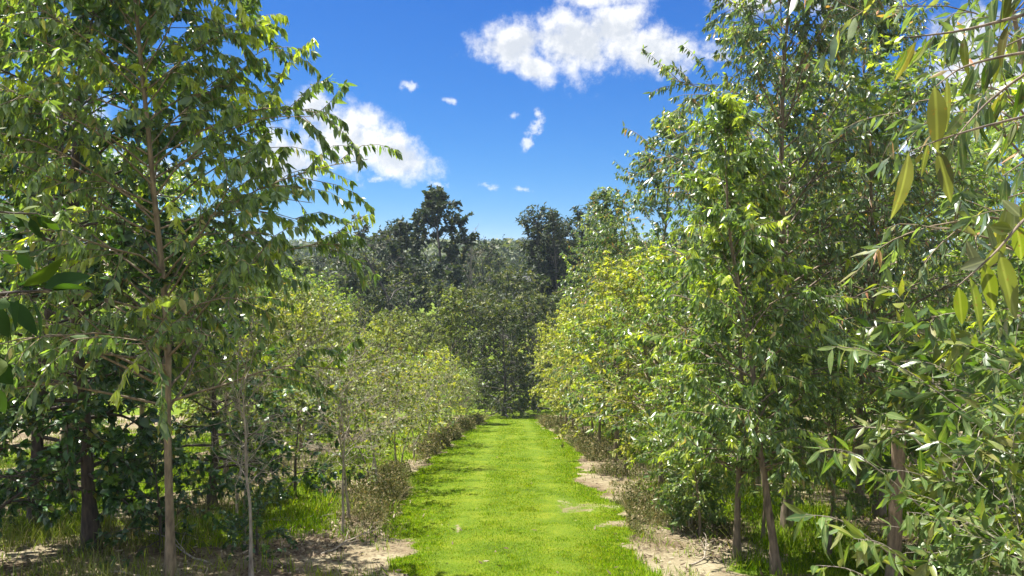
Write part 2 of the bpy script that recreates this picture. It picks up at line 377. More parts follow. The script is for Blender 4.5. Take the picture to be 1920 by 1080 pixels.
proto('mid_b', 62, H=4.4, r0=0.05, crown0=0.18, rad=1.3, prof='egg', n1=36, el=(10, 60), n2=7, leaves=14, leaf=(0.12, 0.044), hang=0.6, young=0.2, mat='euc', bark='bark_red')
proto('fringe', 63, H=4.9, r0=0.045, crown0=0.42, rad=1.25, prof='egg', n1=26, el=(10, 55), n2=5, leaves=11, leaf=(0.15, 0.036), hang=1.1, young=0.1, mat='euc_blue', bark='bark', droop=0.35, dens=1.2, lscale=.8)
proto('coppice', 64, H=1.75, r0=0.03, crown0=0.12, rad=1.05, prof='flat', n1=12, el=(10, 50), n2=6, leaves=13, leaf=(0.175, 0.05), hang=0.45, young=0.15, mat='big_pale', bark='twig', stems=3, splay=0.28, droop=0.22, dens=1.2, lscale=.8)
proto('dead_sap', 71, H=1.75, r0=0.017, crown0=0.40, rad=0.7, prof='flat', n1=13, el=(25, 65), n2=4, n3=2, leaves=2, leaf=(0.06, 0.02), bare=0.93, mat='litter', bark='twig', wig=0.2, droop=-0.02, twig_r=0.0032, tl=0.22)
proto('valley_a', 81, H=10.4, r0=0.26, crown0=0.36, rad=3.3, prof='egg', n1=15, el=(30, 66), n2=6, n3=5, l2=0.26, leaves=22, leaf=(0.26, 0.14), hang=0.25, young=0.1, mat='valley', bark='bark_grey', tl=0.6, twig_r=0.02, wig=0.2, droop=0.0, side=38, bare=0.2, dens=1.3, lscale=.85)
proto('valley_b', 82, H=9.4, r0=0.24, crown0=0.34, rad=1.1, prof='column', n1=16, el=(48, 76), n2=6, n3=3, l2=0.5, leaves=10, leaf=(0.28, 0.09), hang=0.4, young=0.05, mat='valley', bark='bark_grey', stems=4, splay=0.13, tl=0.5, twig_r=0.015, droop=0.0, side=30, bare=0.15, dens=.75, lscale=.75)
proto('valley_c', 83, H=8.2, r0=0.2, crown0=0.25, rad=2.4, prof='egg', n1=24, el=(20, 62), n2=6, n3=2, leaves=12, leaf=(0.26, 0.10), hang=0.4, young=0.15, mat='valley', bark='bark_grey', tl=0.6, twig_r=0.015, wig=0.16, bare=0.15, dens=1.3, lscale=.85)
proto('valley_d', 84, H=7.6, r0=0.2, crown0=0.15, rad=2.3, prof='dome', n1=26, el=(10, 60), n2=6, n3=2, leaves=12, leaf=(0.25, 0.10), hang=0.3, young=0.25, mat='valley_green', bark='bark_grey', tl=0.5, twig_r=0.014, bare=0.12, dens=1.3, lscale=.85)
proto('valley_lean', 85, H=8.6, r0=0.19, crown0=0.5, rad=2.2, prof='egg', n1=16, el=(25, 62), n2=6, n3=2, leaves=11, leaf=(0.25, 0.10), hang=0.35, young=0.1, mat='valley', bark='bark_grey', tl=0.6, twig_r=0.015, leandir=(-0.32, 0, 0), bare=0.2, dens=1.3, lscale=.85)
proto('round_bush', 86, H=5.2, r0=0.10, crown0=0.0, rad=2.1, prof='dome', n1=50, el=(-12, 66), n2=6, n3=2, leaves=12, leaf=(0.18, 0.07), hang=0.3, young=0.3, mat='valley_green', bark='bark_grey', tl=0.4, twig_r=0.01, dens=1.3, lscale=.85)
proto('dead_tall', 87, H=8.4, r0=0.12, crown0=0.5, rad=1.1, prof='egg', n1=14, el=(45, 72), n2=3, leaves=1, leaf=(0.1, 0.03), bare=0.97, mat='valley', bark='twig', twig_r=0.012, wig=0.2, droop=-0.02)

# ------------------------------------------------------------------ planting: left of the path
plant('gum_tree', 'left_big', -2.73, 5.85, 'tall gum with pale brown trunk and broad crown, nearest big tree left of the path', 'tree', rot=1.2)
plant('broadleaf_tree', 'broad_tall', -3.95, 6.9, 'dark-trunked broadleaf tree with large deep green leaves behind the nearest gum on the left', 'tree', rot=0.4)
plant('broadleaf_tree', 'broad_tall', -5.3, 8.2, 'shadowy broadleaf tree at the left edge of the photo reaching its top', 'tree', rot=2.6, scale=1.1)
plant('broadleaf_tree', 'broad_low', -3.72, 9.1, 'low dark broadleaf tree with short thick stems on bare soil under the big gum', 'tree', rot=0.9)
plant('broadleaf_bush', 'broad_bush', -2.95, 10.0, 'small dark broadleaf bush at the edge of the bright grass lane left of the path', 'bush', rot=2.0, scale=1.25)
plant('broadleaf_bush', 'broad_low', -4.5, 6.3, 'bushy dark broadleaf plant with glossy leaves low in the left corner', 'bush', rot=4.4, scale=0.75)
plant('dead_sapling', 'dead_sap', -2.12, 5.95, 'bare pale dead sapling forking into twigs just right of the nearest gum trunk', 'sapling', rot=0.3)
plant('dead_sapling', 'dead_sap', -2.55, 7.0, 'low bare sapling with tangled pale twigs beneath the right side of the nearest gum', 'sapling', rot=4.1, scale=0.8)
plant('dead_sapling', 'dead_sap', -1.75, 7.6, 'leafless thin sapling at the front end of the shrub row left of the path', 'sapling', rot=5.2, scale=0.9)
plant('broadleaf_bush', 'broad_bush', -3.3, 6.9, 'knee-high dark leafy bush right behind the nearest gum trunk', 'bush', rot=5.0, scale=0.9)
plant('gum_sapling', 'shrub_2', -3.0, 8.0, 'half-bare twiggy sapling in the litter behind the nearest gum trunk', 'sapling', rot=1.1, scale=.75)
plant('broadleaf_bush', 'broad_bush', -2.35, 6.75, 'small low green bush on the litter right of the nearest gum trunk', 'bush', rot=3.0, scale=.55)
SH = [(-1.87, 8.4, 0, 1.0), (-1.80, 9.75, 2, 1.02), (-2.05, 10.7, 1, 1.03), (-1.86, 11.9, 0, 0.98), (-2.0, 13.1, 3, 1.05), (-1.9, 14.3, 2, 0.98), (-2.05, 15.4, 4, 1.0),
      (-1.9, 16.6, 1, 1.0), (-2.0, 17.8, 0, 1.0), (-1.85, 19.0, 4, 0.97), (-1.9, 20.2, 3, 0.97), (-1.75, 21.4, 1, 0.9), (-1.7, 22.6, 4, 0.85), (-1.5, 23.8, 0, 0.85), (-1.35, 25.0, 4, 0.85)]
DESC = {0: 'twiggy olive shrub', 1: 'two-stemmed pale green shrub', 2: 'thin half-bare shrub of pale twigs', 3: 'yellow-green forked shrub', 4: 'leafy green shrub'}
for i, (x, y, k, s) in enumerate(SH):
    where = ORD[i] + ' along the row left of the path' if i < len(SH) - 1 else 'last along the row left of the path'
    plant('shrub', 'shrub_%d' % k, x, y, DESC[k] + ', ' + where, 'shrub', 'shrubs in a row left of the grass path', s * .77)
plant('young_tree', 'sap_cone', -2.05, 24.5, 'pointed cone-shaped young tree rising over the far left shrubs before the dark valley trees', 'tree', rot=1.0, scale=1.03)
R2 = [(-4.5, 11.6, 'mid_a', .95), (-4.7, 13.6, 'shrub_3', 1.3), (-4.4, 15.4, 'mid_a', .92), (-4.7, 17.2, 'shrub_1', 1.4), (-4.4, 19.0, 'mid_a', .95), (-4.6, 20.8, 'yel_a', .95), (-3.8, 22.6, 'mid_a', .98), (-4.0, 24.6, 'yel_c', 1.0), (-3.6, 26.4, 'mid_a', 1.0)]
D2 = {'mid_a': 'olive young tree', 'shrub_3': 'yellowish open shrub', 'shrub_1': 'pale green open shrub', 'yel_a': 'bright yellow-green young tree', 'yel_c': 'rounded yellow-green young tree'}
for i, (x, y, k, s) in enumerate(R2):
    plant('young_tree', k, x, y, D2[k] + ', ' + ORD[i] + ' along the second row left of the path', 'tree', 'young trees in the second row on the left', s)
for (x, y, k, s) in [(-6.1, 10.2, 'mid_b', 1.0), (-6.3, 12.6, 'euc_d', .95), (-6.0, 15.0, 'mid_b', .95), (-6.3, 17.4, 'euc_d', .85), (-6.0, 19.8, 'mid_b', .9), (-6.2, 22.2, 'mid_a', 1.1), (-6.0, 24.6, 'mid_b', .9), (-6.2, 27.2, 'mid_a', 1.2),
                     (-8.4, 11.5, 'euc_d', 1.1), (-8.6, 14.5, 'mid_b', 1.2), (-8.3, 17.5, 'euc_d', 1.0), (-8.6, 20.5, 'mid_b', 1.1), (-8.4, 23.5, 'euc_d', .95), (-8.6, 26.5, 'mid_b', 1.05), (-10.8, 13.5, 'mid_b', 1.3), (-10.9, 18.0, 'euc_d', 1.2), (-10.8, 23.0, 'mid_b', 1.2), (-7.6, 9.0, 'euc_d', 1.1)]:
    plant('plantation_tree', k, x, y, 'plantation tree crowded together behind the nearest gum and shrubs on the left', 'tree', 'plantation trees deep in the left rows', s)

# ------------------------------------------------------------------ right of the path
plant('gum_tree', 'euc_a', 2.06, 6.7, 'straight slender gum with mottled grey-brown trunk at the bare soil edge right of the path', 'tree', rot=0.5)
plant('gum_tree', 'euc_lean', 2.24, 6.2, 'slim gum leaning left, its reddish trunk nearest the camera among the right row trunks', 'tree', rot=0.0)
plant('gum_tree', 'euc_b', 3.0, 8.0, 'tallest gum of the right side with blue-green hanging leaves and thicker reddish trunk', 'tree', rot=1.9)
plant('gum_tree', 'euc_b', 4.25, 9.0, 'tall gum filling the upper right behind the hanging near leaves', 'tree', rot=5.2, scale=.93)
plant('gum_tree', 'euc_b', 3.3, 9.9, 'gum with yellow-tipped leaves standing just behind the tallest gum on the right', 'tree', rot=3.9, scale=0.8)
plant('gum_tree', 'euc_c', 2.55, 13.0, 'conical blue-green gum with wispy pointed top midway along the right row', 'tree', rot=2.2, scale=1.08)
plant('gum_tree', 'euc_c', 2.35, 16.6, 'blue-green gum behind the wispy-topped one, lower and closer to the path end', 'tree', rot=5.0, scale=0.92)
plant('gum_tree', 'euc_c', 2.15, 14.9, 'blue-green gum crowding the wispy-topped one on its path side', 'tree', rot=3.3, scale=0.93)
plant('gum_sapling', 'yel_b', 2.5, 7.3, 'leafy low gum sapling between the two slender front trunks right of the path', 'sapling', rot=0.7, scale=0.62)
plant('gum_sapling', 'yel_b', 1.95, 7.6, 'waist-high gum sapling nearest the path in front of the right row trunks', 'sapling', rot=2.7, scale=0.52)
plant('gum_sapling', 'yel_b', 2.9, 6.7, 'low gum sapling just right of the leaning gum trunk', 'sapling', rot=4.7, scale=0.6)
plant('gum_tree', 'euc_d', 2.7, 19.5, 'rounder mid-green gum near the far end of the right row', 'tree', rot=1.0, scale=0.92)
YR = [(1.95, 8.9, 'yel_b', .92), (2.15, 10.6, 'yel_a', .95), (1.88, 12.2, 'yel_b', 1.0), (1.95, 13.9, 'yel_c', .95), (1.85, 15.6, 'yel_a', .95), (1.9, 17.3, 'yel_b', 1.0), (1.8, 18.9, 'yel_c', 1.0), (1.68, 20.5, 'yel_a', 1.02), (1.62, 22.2, 'yel_c', .95), (1.6, 24.0, 'yel_a', .88)]
DY = {'yel_a': 'bushy yellow-green sapling', 'yel_b': 'mid-green leafy sapling', 'yel_c': 'dome-shaped yellowish sapling'}
for i, (x, y, k, s) in enumerate(YR):
    where = ORD[i] + ' along the right edge of the grass path' if i < len(YR) - 1 else 'last along the right edge where the grass path ends'
    plant('sapling', k, x, y, DY[k] + ', ' + where, 'sapling', 'saplings lining the right edge of the path', s)
for (x, y, k, s) in [(4.3, 8.6, 'mid_b', 1.05), (4.6, 10.6, 'euc_c', .9), (4.2, 12.6, 'mid_b', 1.1), (4.5, 14.8, 'euc_d', 1.05), (4.3, 17.2, 'mid_b', 1.15), (4.5, 19.6, 'euc_d', 1.0), (4.3, 22.2, 'mid_b', 1.1), (4.4, 25.0, 'euc_d', 1.0),
                     (6.6, 9.4, 'euc_d', 1.05), (6.5, 12.0, 'mid_b', 1.2), (6.8, 14.6, 'euc_c', 1.0), (6.5, 17.4, 'mid_b', 1.2), (6.7, 20.4, 'euc_d', 1.1), (6.5, 23.6, 'mid_b', 1.2), (8.9, 11.5, 'mid_b', 1.3), (8.7, 15.0, 'euc_d', 1.2), (9.0, 19.0, 'mid_b', 1.3), (8.8, 23.0, 'euc_d', 1.2),
                     (11.2, 14.0, 'mid_b', 1.4), (11.0, 19.0, 'euc_d', 1.3), (5.2, 6.9, 'mid_b', .9)]:
    plant('plantation_tree', k, x, y, 'plantation tree massed in shade behind the front gums on the right', 'tree', 'plantation trees deep in the right rows', s)
plant('gum_tree', 'fringe', 3.75, 4.9, 'open gum with long dark hanging leaves against the sky at the upper right edge', 'tree', rot=2.7)
plant('coppice_gum', 'coppice', 4.3, 5.9, 'sprawling gum regrowth with pale leaves close behind the sawn stump, right edge', 'bush', rot=2.9, scale=1.1)
plant('coppice_gum', 'coppice', 2.95, 4.1, 'leafy gum regrowth nearest the camera at the very bottom right corner', 'bush', rot=4.0, scale=0.62)
plant('coppice_gum', 'coppice', 1.95, 8.0, 'small low gum regrowth at the foot of the right row trunks by the path', 'bush', rot=1.2, scale=0.5)

# sawn stump
def stump(x, y):
    e = bpy.data.objects.new('sawn_stump', None); C.objects.link(e); e.location = (x, y, float(terrain(x, y)))
    tag(e, 'sawn-off tree stump with flat pale cut top among gum regrowth on the right', 'stump')
    rng = np.random.default_rng(3)
    n = 14; t = np.linspace(0, 1, n)
    P = np.stack([0.03 * t + rng.normal(0, .003, n), 0.02 * t, -0.05 + 1.36 * t], 1)[None]
    R = (0.050 * (1 + .35 * np.exp(-t * 9)) + rng.normal(0, .0022, n))[None]
    v, q = tubes(P, R, 18)
    v[:, :2] *= 1 + 0.05 * np.sin(np.arctan2(v[:, 1], v[:, 0]) * 3)[:, None]
    link('trunk', mesh_from('stump_trunk', v, None, q, M['bark_stump']), e)
    th = np.arange(18) * 2 * math.pi / 18
    c = P[0, -1]; rr = R[0, -1]
    top = [c + np.array([0, 0, .012])]; ring = [c + np.array([math.cos(a) * rr * .86, math.sin(a) * rr * .86, .011]) for a in th]
    low = [c + np.array([math.cos(a) * rr * .99, math.sin(a) * rr * .99, -.004]) for a in th]
    vv = np.array(top + ring + low)
    vv[:, 2] += (vv[:, 0] - c[0]) * 0.18
    tr = [(0, 1 + i, 1 + (i + 1) % 18) for i in range(18)]; qd = [(1 + i, 19 + i, 19 + (i + 1) % 18, 1 + (i + 1) % 18) for i in range(18)]
    link('cut_face', mesh_from('stump_cut', vv, tr, qd, M['cutwood'], False), e)
M['cutwood'] = bark_mat('cut_wood', (0.42, 0.32, 0.18), (0.62, 0.50, 0.30), 5, 1, 0.1)
stump(3.05, 5.85)

# ------------------------------------------------------------------ leaves close to the camera on the branches of two trees beside it
def near_tree(name, loc, trunk_h, trunk_r, lean, branches, label, leaf, mat, bark, seed, hang=1.0, wide=(0.8, 1.2), flatn=0.0, hand=(), hand_mat='olive', crown=True):
    """branches: lists of world points; leaves are hung along the outer part of each"""
    rng = np.random.default_rng(seed)
    loc = np.array([loc[0], loc[1], float(terrain(loc[0], loc[1]))])
    e = bpy.data.objects.new(name, None); C.objects.link(e); e.location = loc
    tag(e, label, 'tree')
    T = grow(np.zeros((1, 3)), np.array([[lean[0], lean[1], 1.0]]), np.array([trunk_h]), 16, 0, 0.03, rng)
    wood = [tubes(T, trunk_r * np.linspace(1.1, 0.25, 17)[None], 10)]
    B, D, N, L, W, Y = [], [], [], [], [], []
    for br in branches:
        pts = np.array(br['pts']) - loc
        h = max(0.3, pts[0, 2] - 0.35)
        st, _, _ = along(T, np.array([0]), np.array([min(0.97, h / trunk_h)]))
        ctrl = np.vstack([st, pts])
        tq = np.linspace(0, len(ctrl) - 1, 4 * len(ctrl))
        P = np.stack([np.interp(tq, np.arange(len(ctrl)), ctrl[:, k]) for k in range(3)], 1)
        for _ in range(3): P[1:-1] = (P[:-2] + P[1:-1] * 2 + P[2:]) / 4
        r = br.get('r', 0.006)
        wood.append(tubes(P[None], np.linspace(r * 2, r * 0.35, len(P))[None], 7))
        m = br.get('n', 12)
        if m == 0: continue
        t = np.linspace(br.get('t0', 0.45), 1.0, m) + rng.normal(0, .01, m); t = np.clip(t, 0, .999)
        p, tan, _ = along(np.repeat(P[None], 1, 0), np.zeros(m, int), t)
        pe = perp(tan, rng)
        d = tan * 0.45 + pe * 0.7; d[:, 2] -= hang * rng.uniform(0.5, 1.4, m)
        d = unit(d)
        ps = p + d * 0.018
        wood.append(tubes(np.stack([p, p + d * 0.01, ps], 1), np.full((m, 3), 0.0011), 4))
        nn = rng.normal(0, 1, (m, 3)); nn[:, 1] -= br.get('face', 1.0); nn[:, 2] += flatn
        sc = rng.uniform(*br.get('s', (0.75, 1.2)), m)
        B.append(ps); D.append(d); N.append(nn); L.append(leaf[0] * sc); W.append(leaf[1] * sc * rng.uniform(*wide, m))
        Y.append(np.where(rng.uniform(0, 1, m) < br.get('young', 0.3), rng.uniform(.4, 1, m), 0))
    # the rest of the crown, higher up the trunk
    n1 = 26 if crown else 3; h1 = rng.uniform(.60, .99, n1); p1, t1, _ = along(T, np.zeros(n1, int), h1)
    az = np.arange(n1) * 2.4; el = np.radians(rng.uniform(15, 60, n1))
    P1 = grow(p1, np.stack([np.cos(az) * np.cos(el), np.sin(az) * np.cos(el), np.sin(el)], 1), (1.25 - h1) * rng.uniform(1.1, 1.9, n1), 6, .25, .12, rng)
    wood.append(tubes(P1, np.linspace(.011, .003, 7)[None] * np.ones((n1, 1)), 5))
    n2 = n1 * 5; i2 = np.repeat(np.arange(n1), 5); p2, t2, _ = along(P1, i2, rng.uniform(.25, 1, n2))
    P2 = grow(p2, t2 + perp(t2, rng) * .8, rng.uniform(.2, .45, n2), 4, .3, .12, rng); wood.append(tubes(P2, np.linspace(.004, .0015, 5)[None] * np.ones((n2, 1)), 4))
    m = n2 * 12; p, tan, _ = along(P2, np.repeat(np.arange(n2), 12), rng.uniform(.1, 1, m))
    d = tan * .5 + perp(tan, rng) * .8; d[:, 2] -= hang * rng.uniform(.3, .8, m)
    sc = rng.uniform(.6, 1.05, m)
    B.append(p); D.append(unit(d)); N.append(rng.normal(0, 1, (m, 3))); L.append(leaf[0] * sc); W.append(leaf[1] * sc); Y.append(np.where(rng.uniform(0, 1, m) < .2, .7, 0))
    v, q = join(wood)
    link('trunk', mesh_from(name + '_wood', v, None, q, M[bark]), e)
    L = np.concatenate(L)
    link('crown', leaf_mesh(name + '_leaves', np.concatenate(B), np.concatenate(D), np.concatenate(N), L, np.concatenate(W), rng.normal(0.16, 0.12, len(L)), np.concatenate(Y), M[mat], 'long'), e)
    if hand:                                 # single leaves: foot, tip, distance, width, how young
        b = np.array([at(h[0], h[1], h[4]) for h in hand]) - loc; t = np.array([at(h[2], h[3], h[4] + .03) for h in hand]) - loc
        w = np.array([h[5] / F * h[4] for h in hand]); nn = rng.normal(0, .35, (len(hand), 3)); nn[:, 1] -= 1
        link('hanging_leaves', leaf_mesh(name + '_hanging', b, t - b, nn, np.linalg.norm(t - b, axis=1), w, rng.normal(.05, .08, len(hand)), np.array([h[6] for h in hand], float), M[hand_mat], 'long'), e)

near_tree('gum_tree', (2.15, 1.9), 5.2, 0.05, (-0.01, 0.02), [
    dict(pts=[at(2100, 330, 1.5), at(1930, 395, 1.43), at(1872, 470, 1.4), at(1795, 537, 1.4)], n=0, r=.0028),
    dict(pts=[at(2080, 80, 1.5), at(1900, 100, 1.45), at(1800, 125, 1.42), at(1755, 162, 1.4)], n=0, r=.0025),
    dict(pts=[at(2080, 180, 1.6), at(1850, 235, 1.5), at(1760, 262, 1.42), at(1702, 286, 1.4)], n=0, r=.0022),
    dict(pts=[at(2080, 300, 1.7), at(1960, 350, 1.65), at(1890, 370, 1.6)], n=6, t0=.6, young=.3, s=(.6, .9), r=.003),
    dict(pts=[at(2150, 60, 2.9), at(1930, 60, 2.8), at(1830, 120, 2.8)], n=22, t0=.4, young=.1, s=(.7, 1.1), r=.004),
    dict(pts=[at(2150, 200, 3.0), at(1980, 180, 2.9), at(1880, 240, 2.9)], n=22, t0=.4, young=.1, s=(.7, 1.1), r=.004),
    dict(pts=[at(2200, -60, 2.4), at(1950, 20, 2.3), at(1800, 60, 2.25), at(1700, 70, 2.2)], n=20, t0=.45, young=.3, s=(.7, 1.1), r=.005),
    dict(pts=[at(2200, 30, 2.6), at(1960, 110, 2.5), at(1850, 190, 2.5), at(1790, 260, 2.4)], n=20, t0=.45, young=.1, s=(.7, 1.1), r=.005),
    dict(pts=[at(2200, 150, 2.8), at(2000, 250, 2.7), at(1880, 330, 2.6)], n=16, t0=.45, young=.1, s=(.7, 1.1), r=.005),
    dict(pts=[at(2150, -200, 2.4), at(1960, -80, 2.3), at(1860, -10, 2.3)], n=14, t0=.45, young=.1, s=(.7, 1.1), r=.005),
    dict(pts=[at(2200, 500, 1.9), at(2020, 640, 1.8), at(1920, 730, 1.75)], n=8, t0=.6, young=.1, s=(.7, 1.0), r=.004),
], 'gum at the right edge whose large pale leaves hang close to the camera', (0.125, 0.030), 'big', 'bark_red', 5, hang=2.6, hand=[
    (1752, 162, 1763, 288, 1.40, 36, 0), (1775, 145, 1777, 245, 1.43, 17, .2), (1772, 254, 1824, 198, 1.42, 19, 1), (1770, 256, 1803, 236, 1.44, 16, .7), (1757, 280, 1787, 382, 1.41, 30, .1),
    (1703, 287, 1690, 417, 1.39, 35, 0), (1740, 268, 1722, 330, 1.43, 18, .2),
    (1797, 538, 1806, 612, 1.40, 25, .8), (1818, 520, 1846, 628, 1.39, 31, .9), (1845, 492, 1868, 590, 1.41, 29, .7), (1873, 472, 1903, 600, 1.40, 40, .5), (1885, 450, 1838, 512, 1.43, 30, .2), (1850, 488, 1800, 505, 1.42, 24, .1),
    (1898, 430, 1855, 425, 1.44, 26, .6), (1905, 420, 1922, 492, 1.42, 32, .9), (1865, 476, 1850, 415, 1.43, 24, .3), (1835, 508, 1812, 450, 1.44, 24, .1), (1915, 408, 1880, 372, 1.44, 24, .4)])
def spray(px, py, d, n=20, s=(.7, 1.05), dx=150, dy=70):
    return dict(pts=[at(px + dx * 2.2, py + dy * 2.6, d + .05), at(px + dx, py + dy * .7, d + .1), at(px + dx * .45, py + 4, d), at(px, py, d - .05)], n=n, t0=.42, young=.2, s=s, r=.004, face=.2)
near_tree('coppice_gum', (2.95, 4.75), 1.1, 0.028, (-0.05, 0.05), [
    spray(1560, 650, 5.0, 22), spray(1540, 840, 4.5, 22, dx=120), spray(1650, 880, 4.6, 24), spray(1510, 965, 4.2, 18, dx=130), spray(1600, 1010, 4.1, 26, dx=110),
    spray(1700, 960, 4.3, 26, dx=100), spray(1760, 900, 4.6, 24, dx=90), spray(1840, 1000, 4.2, 24, dx=70), spray(1850, 690, 5.0, 26, dx=80),
    spray(1740, 1050, 4.0, 26, dx=90), spray(1530, 1060, 3.95, 18, dx=140), spray(1880, 880, 4.6, 22, dx=60)],
    'low spreading gum regrowth with large pale shiny leaves in the lower right corner', (0.175, 0.046), 'big_pale', 'twig', 15, hang=.6, flatn=.5, crown=False)
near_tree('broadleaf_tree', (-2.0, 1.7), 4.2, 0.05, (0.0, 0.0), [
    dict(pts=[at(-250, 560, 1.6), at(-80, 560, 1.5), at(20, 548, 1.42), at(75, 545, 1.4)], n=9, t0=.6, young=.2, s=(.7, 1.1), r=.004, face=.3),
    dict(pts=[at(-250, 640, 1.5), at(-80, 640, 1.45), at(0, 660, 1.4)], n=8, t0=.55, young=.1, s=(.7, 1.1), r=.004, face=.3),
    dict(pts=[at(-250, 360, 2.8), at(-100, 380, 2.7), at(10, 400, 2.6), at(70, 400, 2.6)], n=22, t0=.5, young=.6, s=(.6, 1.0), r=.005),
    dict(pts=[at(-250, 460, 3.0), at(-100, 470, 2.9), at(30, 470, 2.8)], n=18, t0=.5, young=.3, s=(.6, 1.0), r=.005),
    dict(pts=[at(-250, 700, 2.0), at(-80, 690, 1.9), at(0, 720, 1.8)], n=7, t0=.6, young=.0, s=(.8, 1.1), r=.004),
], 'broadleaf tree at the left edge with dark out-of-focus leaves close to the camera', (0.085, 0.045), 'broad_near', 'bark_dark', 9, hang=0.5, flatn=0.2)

# ------------------------------------------------------------------ valley trees beyond the end of the path
plant('valley_tree', 'valley_a', at(822, 500, 45)[0], 45, 'tallest dark valley tree with clumped crown standing above the others left of centre', 'tree', rot=0.8, scale=.95)
plant('valley_tree', 'valley_b', at(1035, 500, 41)[0], 41, 'many-stemmed dark upright valley tree against the sky right of centre', 'tree', rot=0.4, scale=1.0)
plant('valley_tree', 'valley_lean', at(800, 600, 36)[0], 36, 'dark valley tree with long bare trunk leaning left below the tallest one', 'tree', rot=0.15, scale=.88)
plant('valley_bush', 'round_bush', at(962, 600, 38)[0], 38, 'rounded dense olive bush in the valley directly beyond the path end', 'bush', rot=1.0, scale=1.02)
plant('valley_bush', 'round_bush', at(945, 600, 28)[0], 28.3, 'dark shaded bush closing the far end of the grass path', 'bush', rot=3.0, scale=0.72)
plant('valley_bush', 'round_bush', at(1000, 600, 31)[0], 31, 'shaded bush behind the last sapling right of the path end', 'bush', rot=4.4, scale=0.8)
plant('valley_bush', 'round_bush', at(880, 600, 33)[0], 33, 'olive bush right of the pointed young tree at the path end', 'bush', rot=5.4, scale=0.85)
plant('valley_tree', 'valley_a', at(772, 500, 47)[0], 47, 'dark clumped valley tree just left of the tallest one and lower', 'tree', rot=3.5, scale=.78)
plant('valley_tree', 'valley_b', at(1066, 500, 42)[0], 42.5, 'dark upright valley tree paired close on the right of the many-stemmed one', 'tree', rot=4.0, scale=.97)
plant('dead_valley_tree', 'dead_tall', at(878, 500, 47)[0], 47, 'bare dead treetop poking into the sky right of the tallest valley tree', 'tree', rot=1.0, scale=1.03)
plant('valley_tree', 'valley_c', at(905, 500, 50)[0], 50, 'smaller dark valley tree between the dead treetop and the open hill view', 'tree', rot=1.7, scale=0.9)
plant('valley_tree', 'valley_c', at(720, 500, 46)[0], 46, 'dark bushy valley tree at the tips of the nearest gum on the left', 'tree', rot=2.9, scale=0.95)
plant('valley_tree', 'valley_c', at(765, 500, 52)[0], 52, 'valley tree half hidden behind the left side of the tallest one', 'tree', rot=4.0, scale=0.84)
plant('valley_tree', 'valley_b', at(1085, 500, 44)[0], 44, 'upright valley tree half hidden by the blue-green gums of the right row', 'tree', rot=2.6, scale=0.85)
plant('valley_tree', 'valley_d', at(945, 500, 60)[0], 60, 'brownish green rounded valley tree below the far hill', 'tree', rot=0.6, scale=0.9)
plant('valley_tree', 'valley_d', at(985, 500, 72)[0], 72, 'pale green valley tree right below the hill gap beside the dark roof', 'tree', rot=2.1, scale=0.8)
VS = 0.84
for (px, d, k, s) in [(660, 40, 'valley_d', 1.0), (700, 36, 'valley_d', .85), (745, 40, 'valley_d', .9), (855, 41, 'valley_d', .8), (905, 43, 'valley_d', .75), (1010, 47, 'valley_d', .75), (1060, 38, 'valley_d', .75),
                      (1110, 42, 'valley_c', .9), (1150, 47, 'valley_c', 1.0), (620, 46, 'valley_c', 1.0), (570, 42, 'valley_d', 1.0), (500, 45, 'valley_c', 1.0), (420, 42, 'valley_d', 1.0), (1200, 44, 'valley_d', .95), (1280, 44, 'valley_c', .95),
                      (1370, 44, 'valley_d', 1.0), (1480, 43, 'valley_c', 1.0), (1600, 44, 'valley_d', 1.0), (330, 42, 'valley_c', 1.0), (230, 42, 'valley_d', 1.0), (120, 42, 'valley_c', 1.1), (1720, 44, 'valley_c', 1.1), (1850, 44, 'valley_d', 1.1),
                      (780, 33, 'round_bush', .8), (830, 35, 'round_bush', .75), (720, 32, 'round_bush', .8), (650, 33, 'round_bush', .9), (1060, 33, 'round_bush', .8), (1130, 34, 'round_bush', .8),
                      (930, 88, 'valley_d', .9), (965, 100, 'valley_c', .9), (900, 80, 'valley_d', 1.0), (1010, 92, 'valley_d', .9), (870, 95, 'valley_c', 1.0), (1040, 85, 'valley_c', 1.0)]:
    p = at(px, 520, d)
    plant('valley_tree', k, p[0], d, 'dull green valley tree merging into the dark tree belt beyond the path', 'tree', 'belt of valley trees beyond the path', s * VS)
# ------------------------------------------------------------------ ground, path, hills
PY = np.array([-20, 4.0, 5.7, 7.0, 7.8, 9.0, 11.2, 13.0, 14.7, 18.0, 21.0, 25.0, 28])
PL = np.array([-.9, -.85, -.86, -1.0, -1.1, -1.38, -1.62, -1.62, -1.58, -1.45, -1.25, -1.0, -.8])
PR = np.array([.9, .9, .88, 1.05, 1.22, 1.40, 1.05, 1.32, 1.42, 1.34, 1.12, .95, .8])
def edge(y):
    n = fbm(y * 1.6, y * 0 + 3.3, 21) - 0.5
    n2 = fbm(y * 1.6, y * 0 + 8.3, 22) - 0.5
    return np.interp(y, PY, PL) + n * 0.35, np.interp(y, PY, PR) + n2 * 0.35

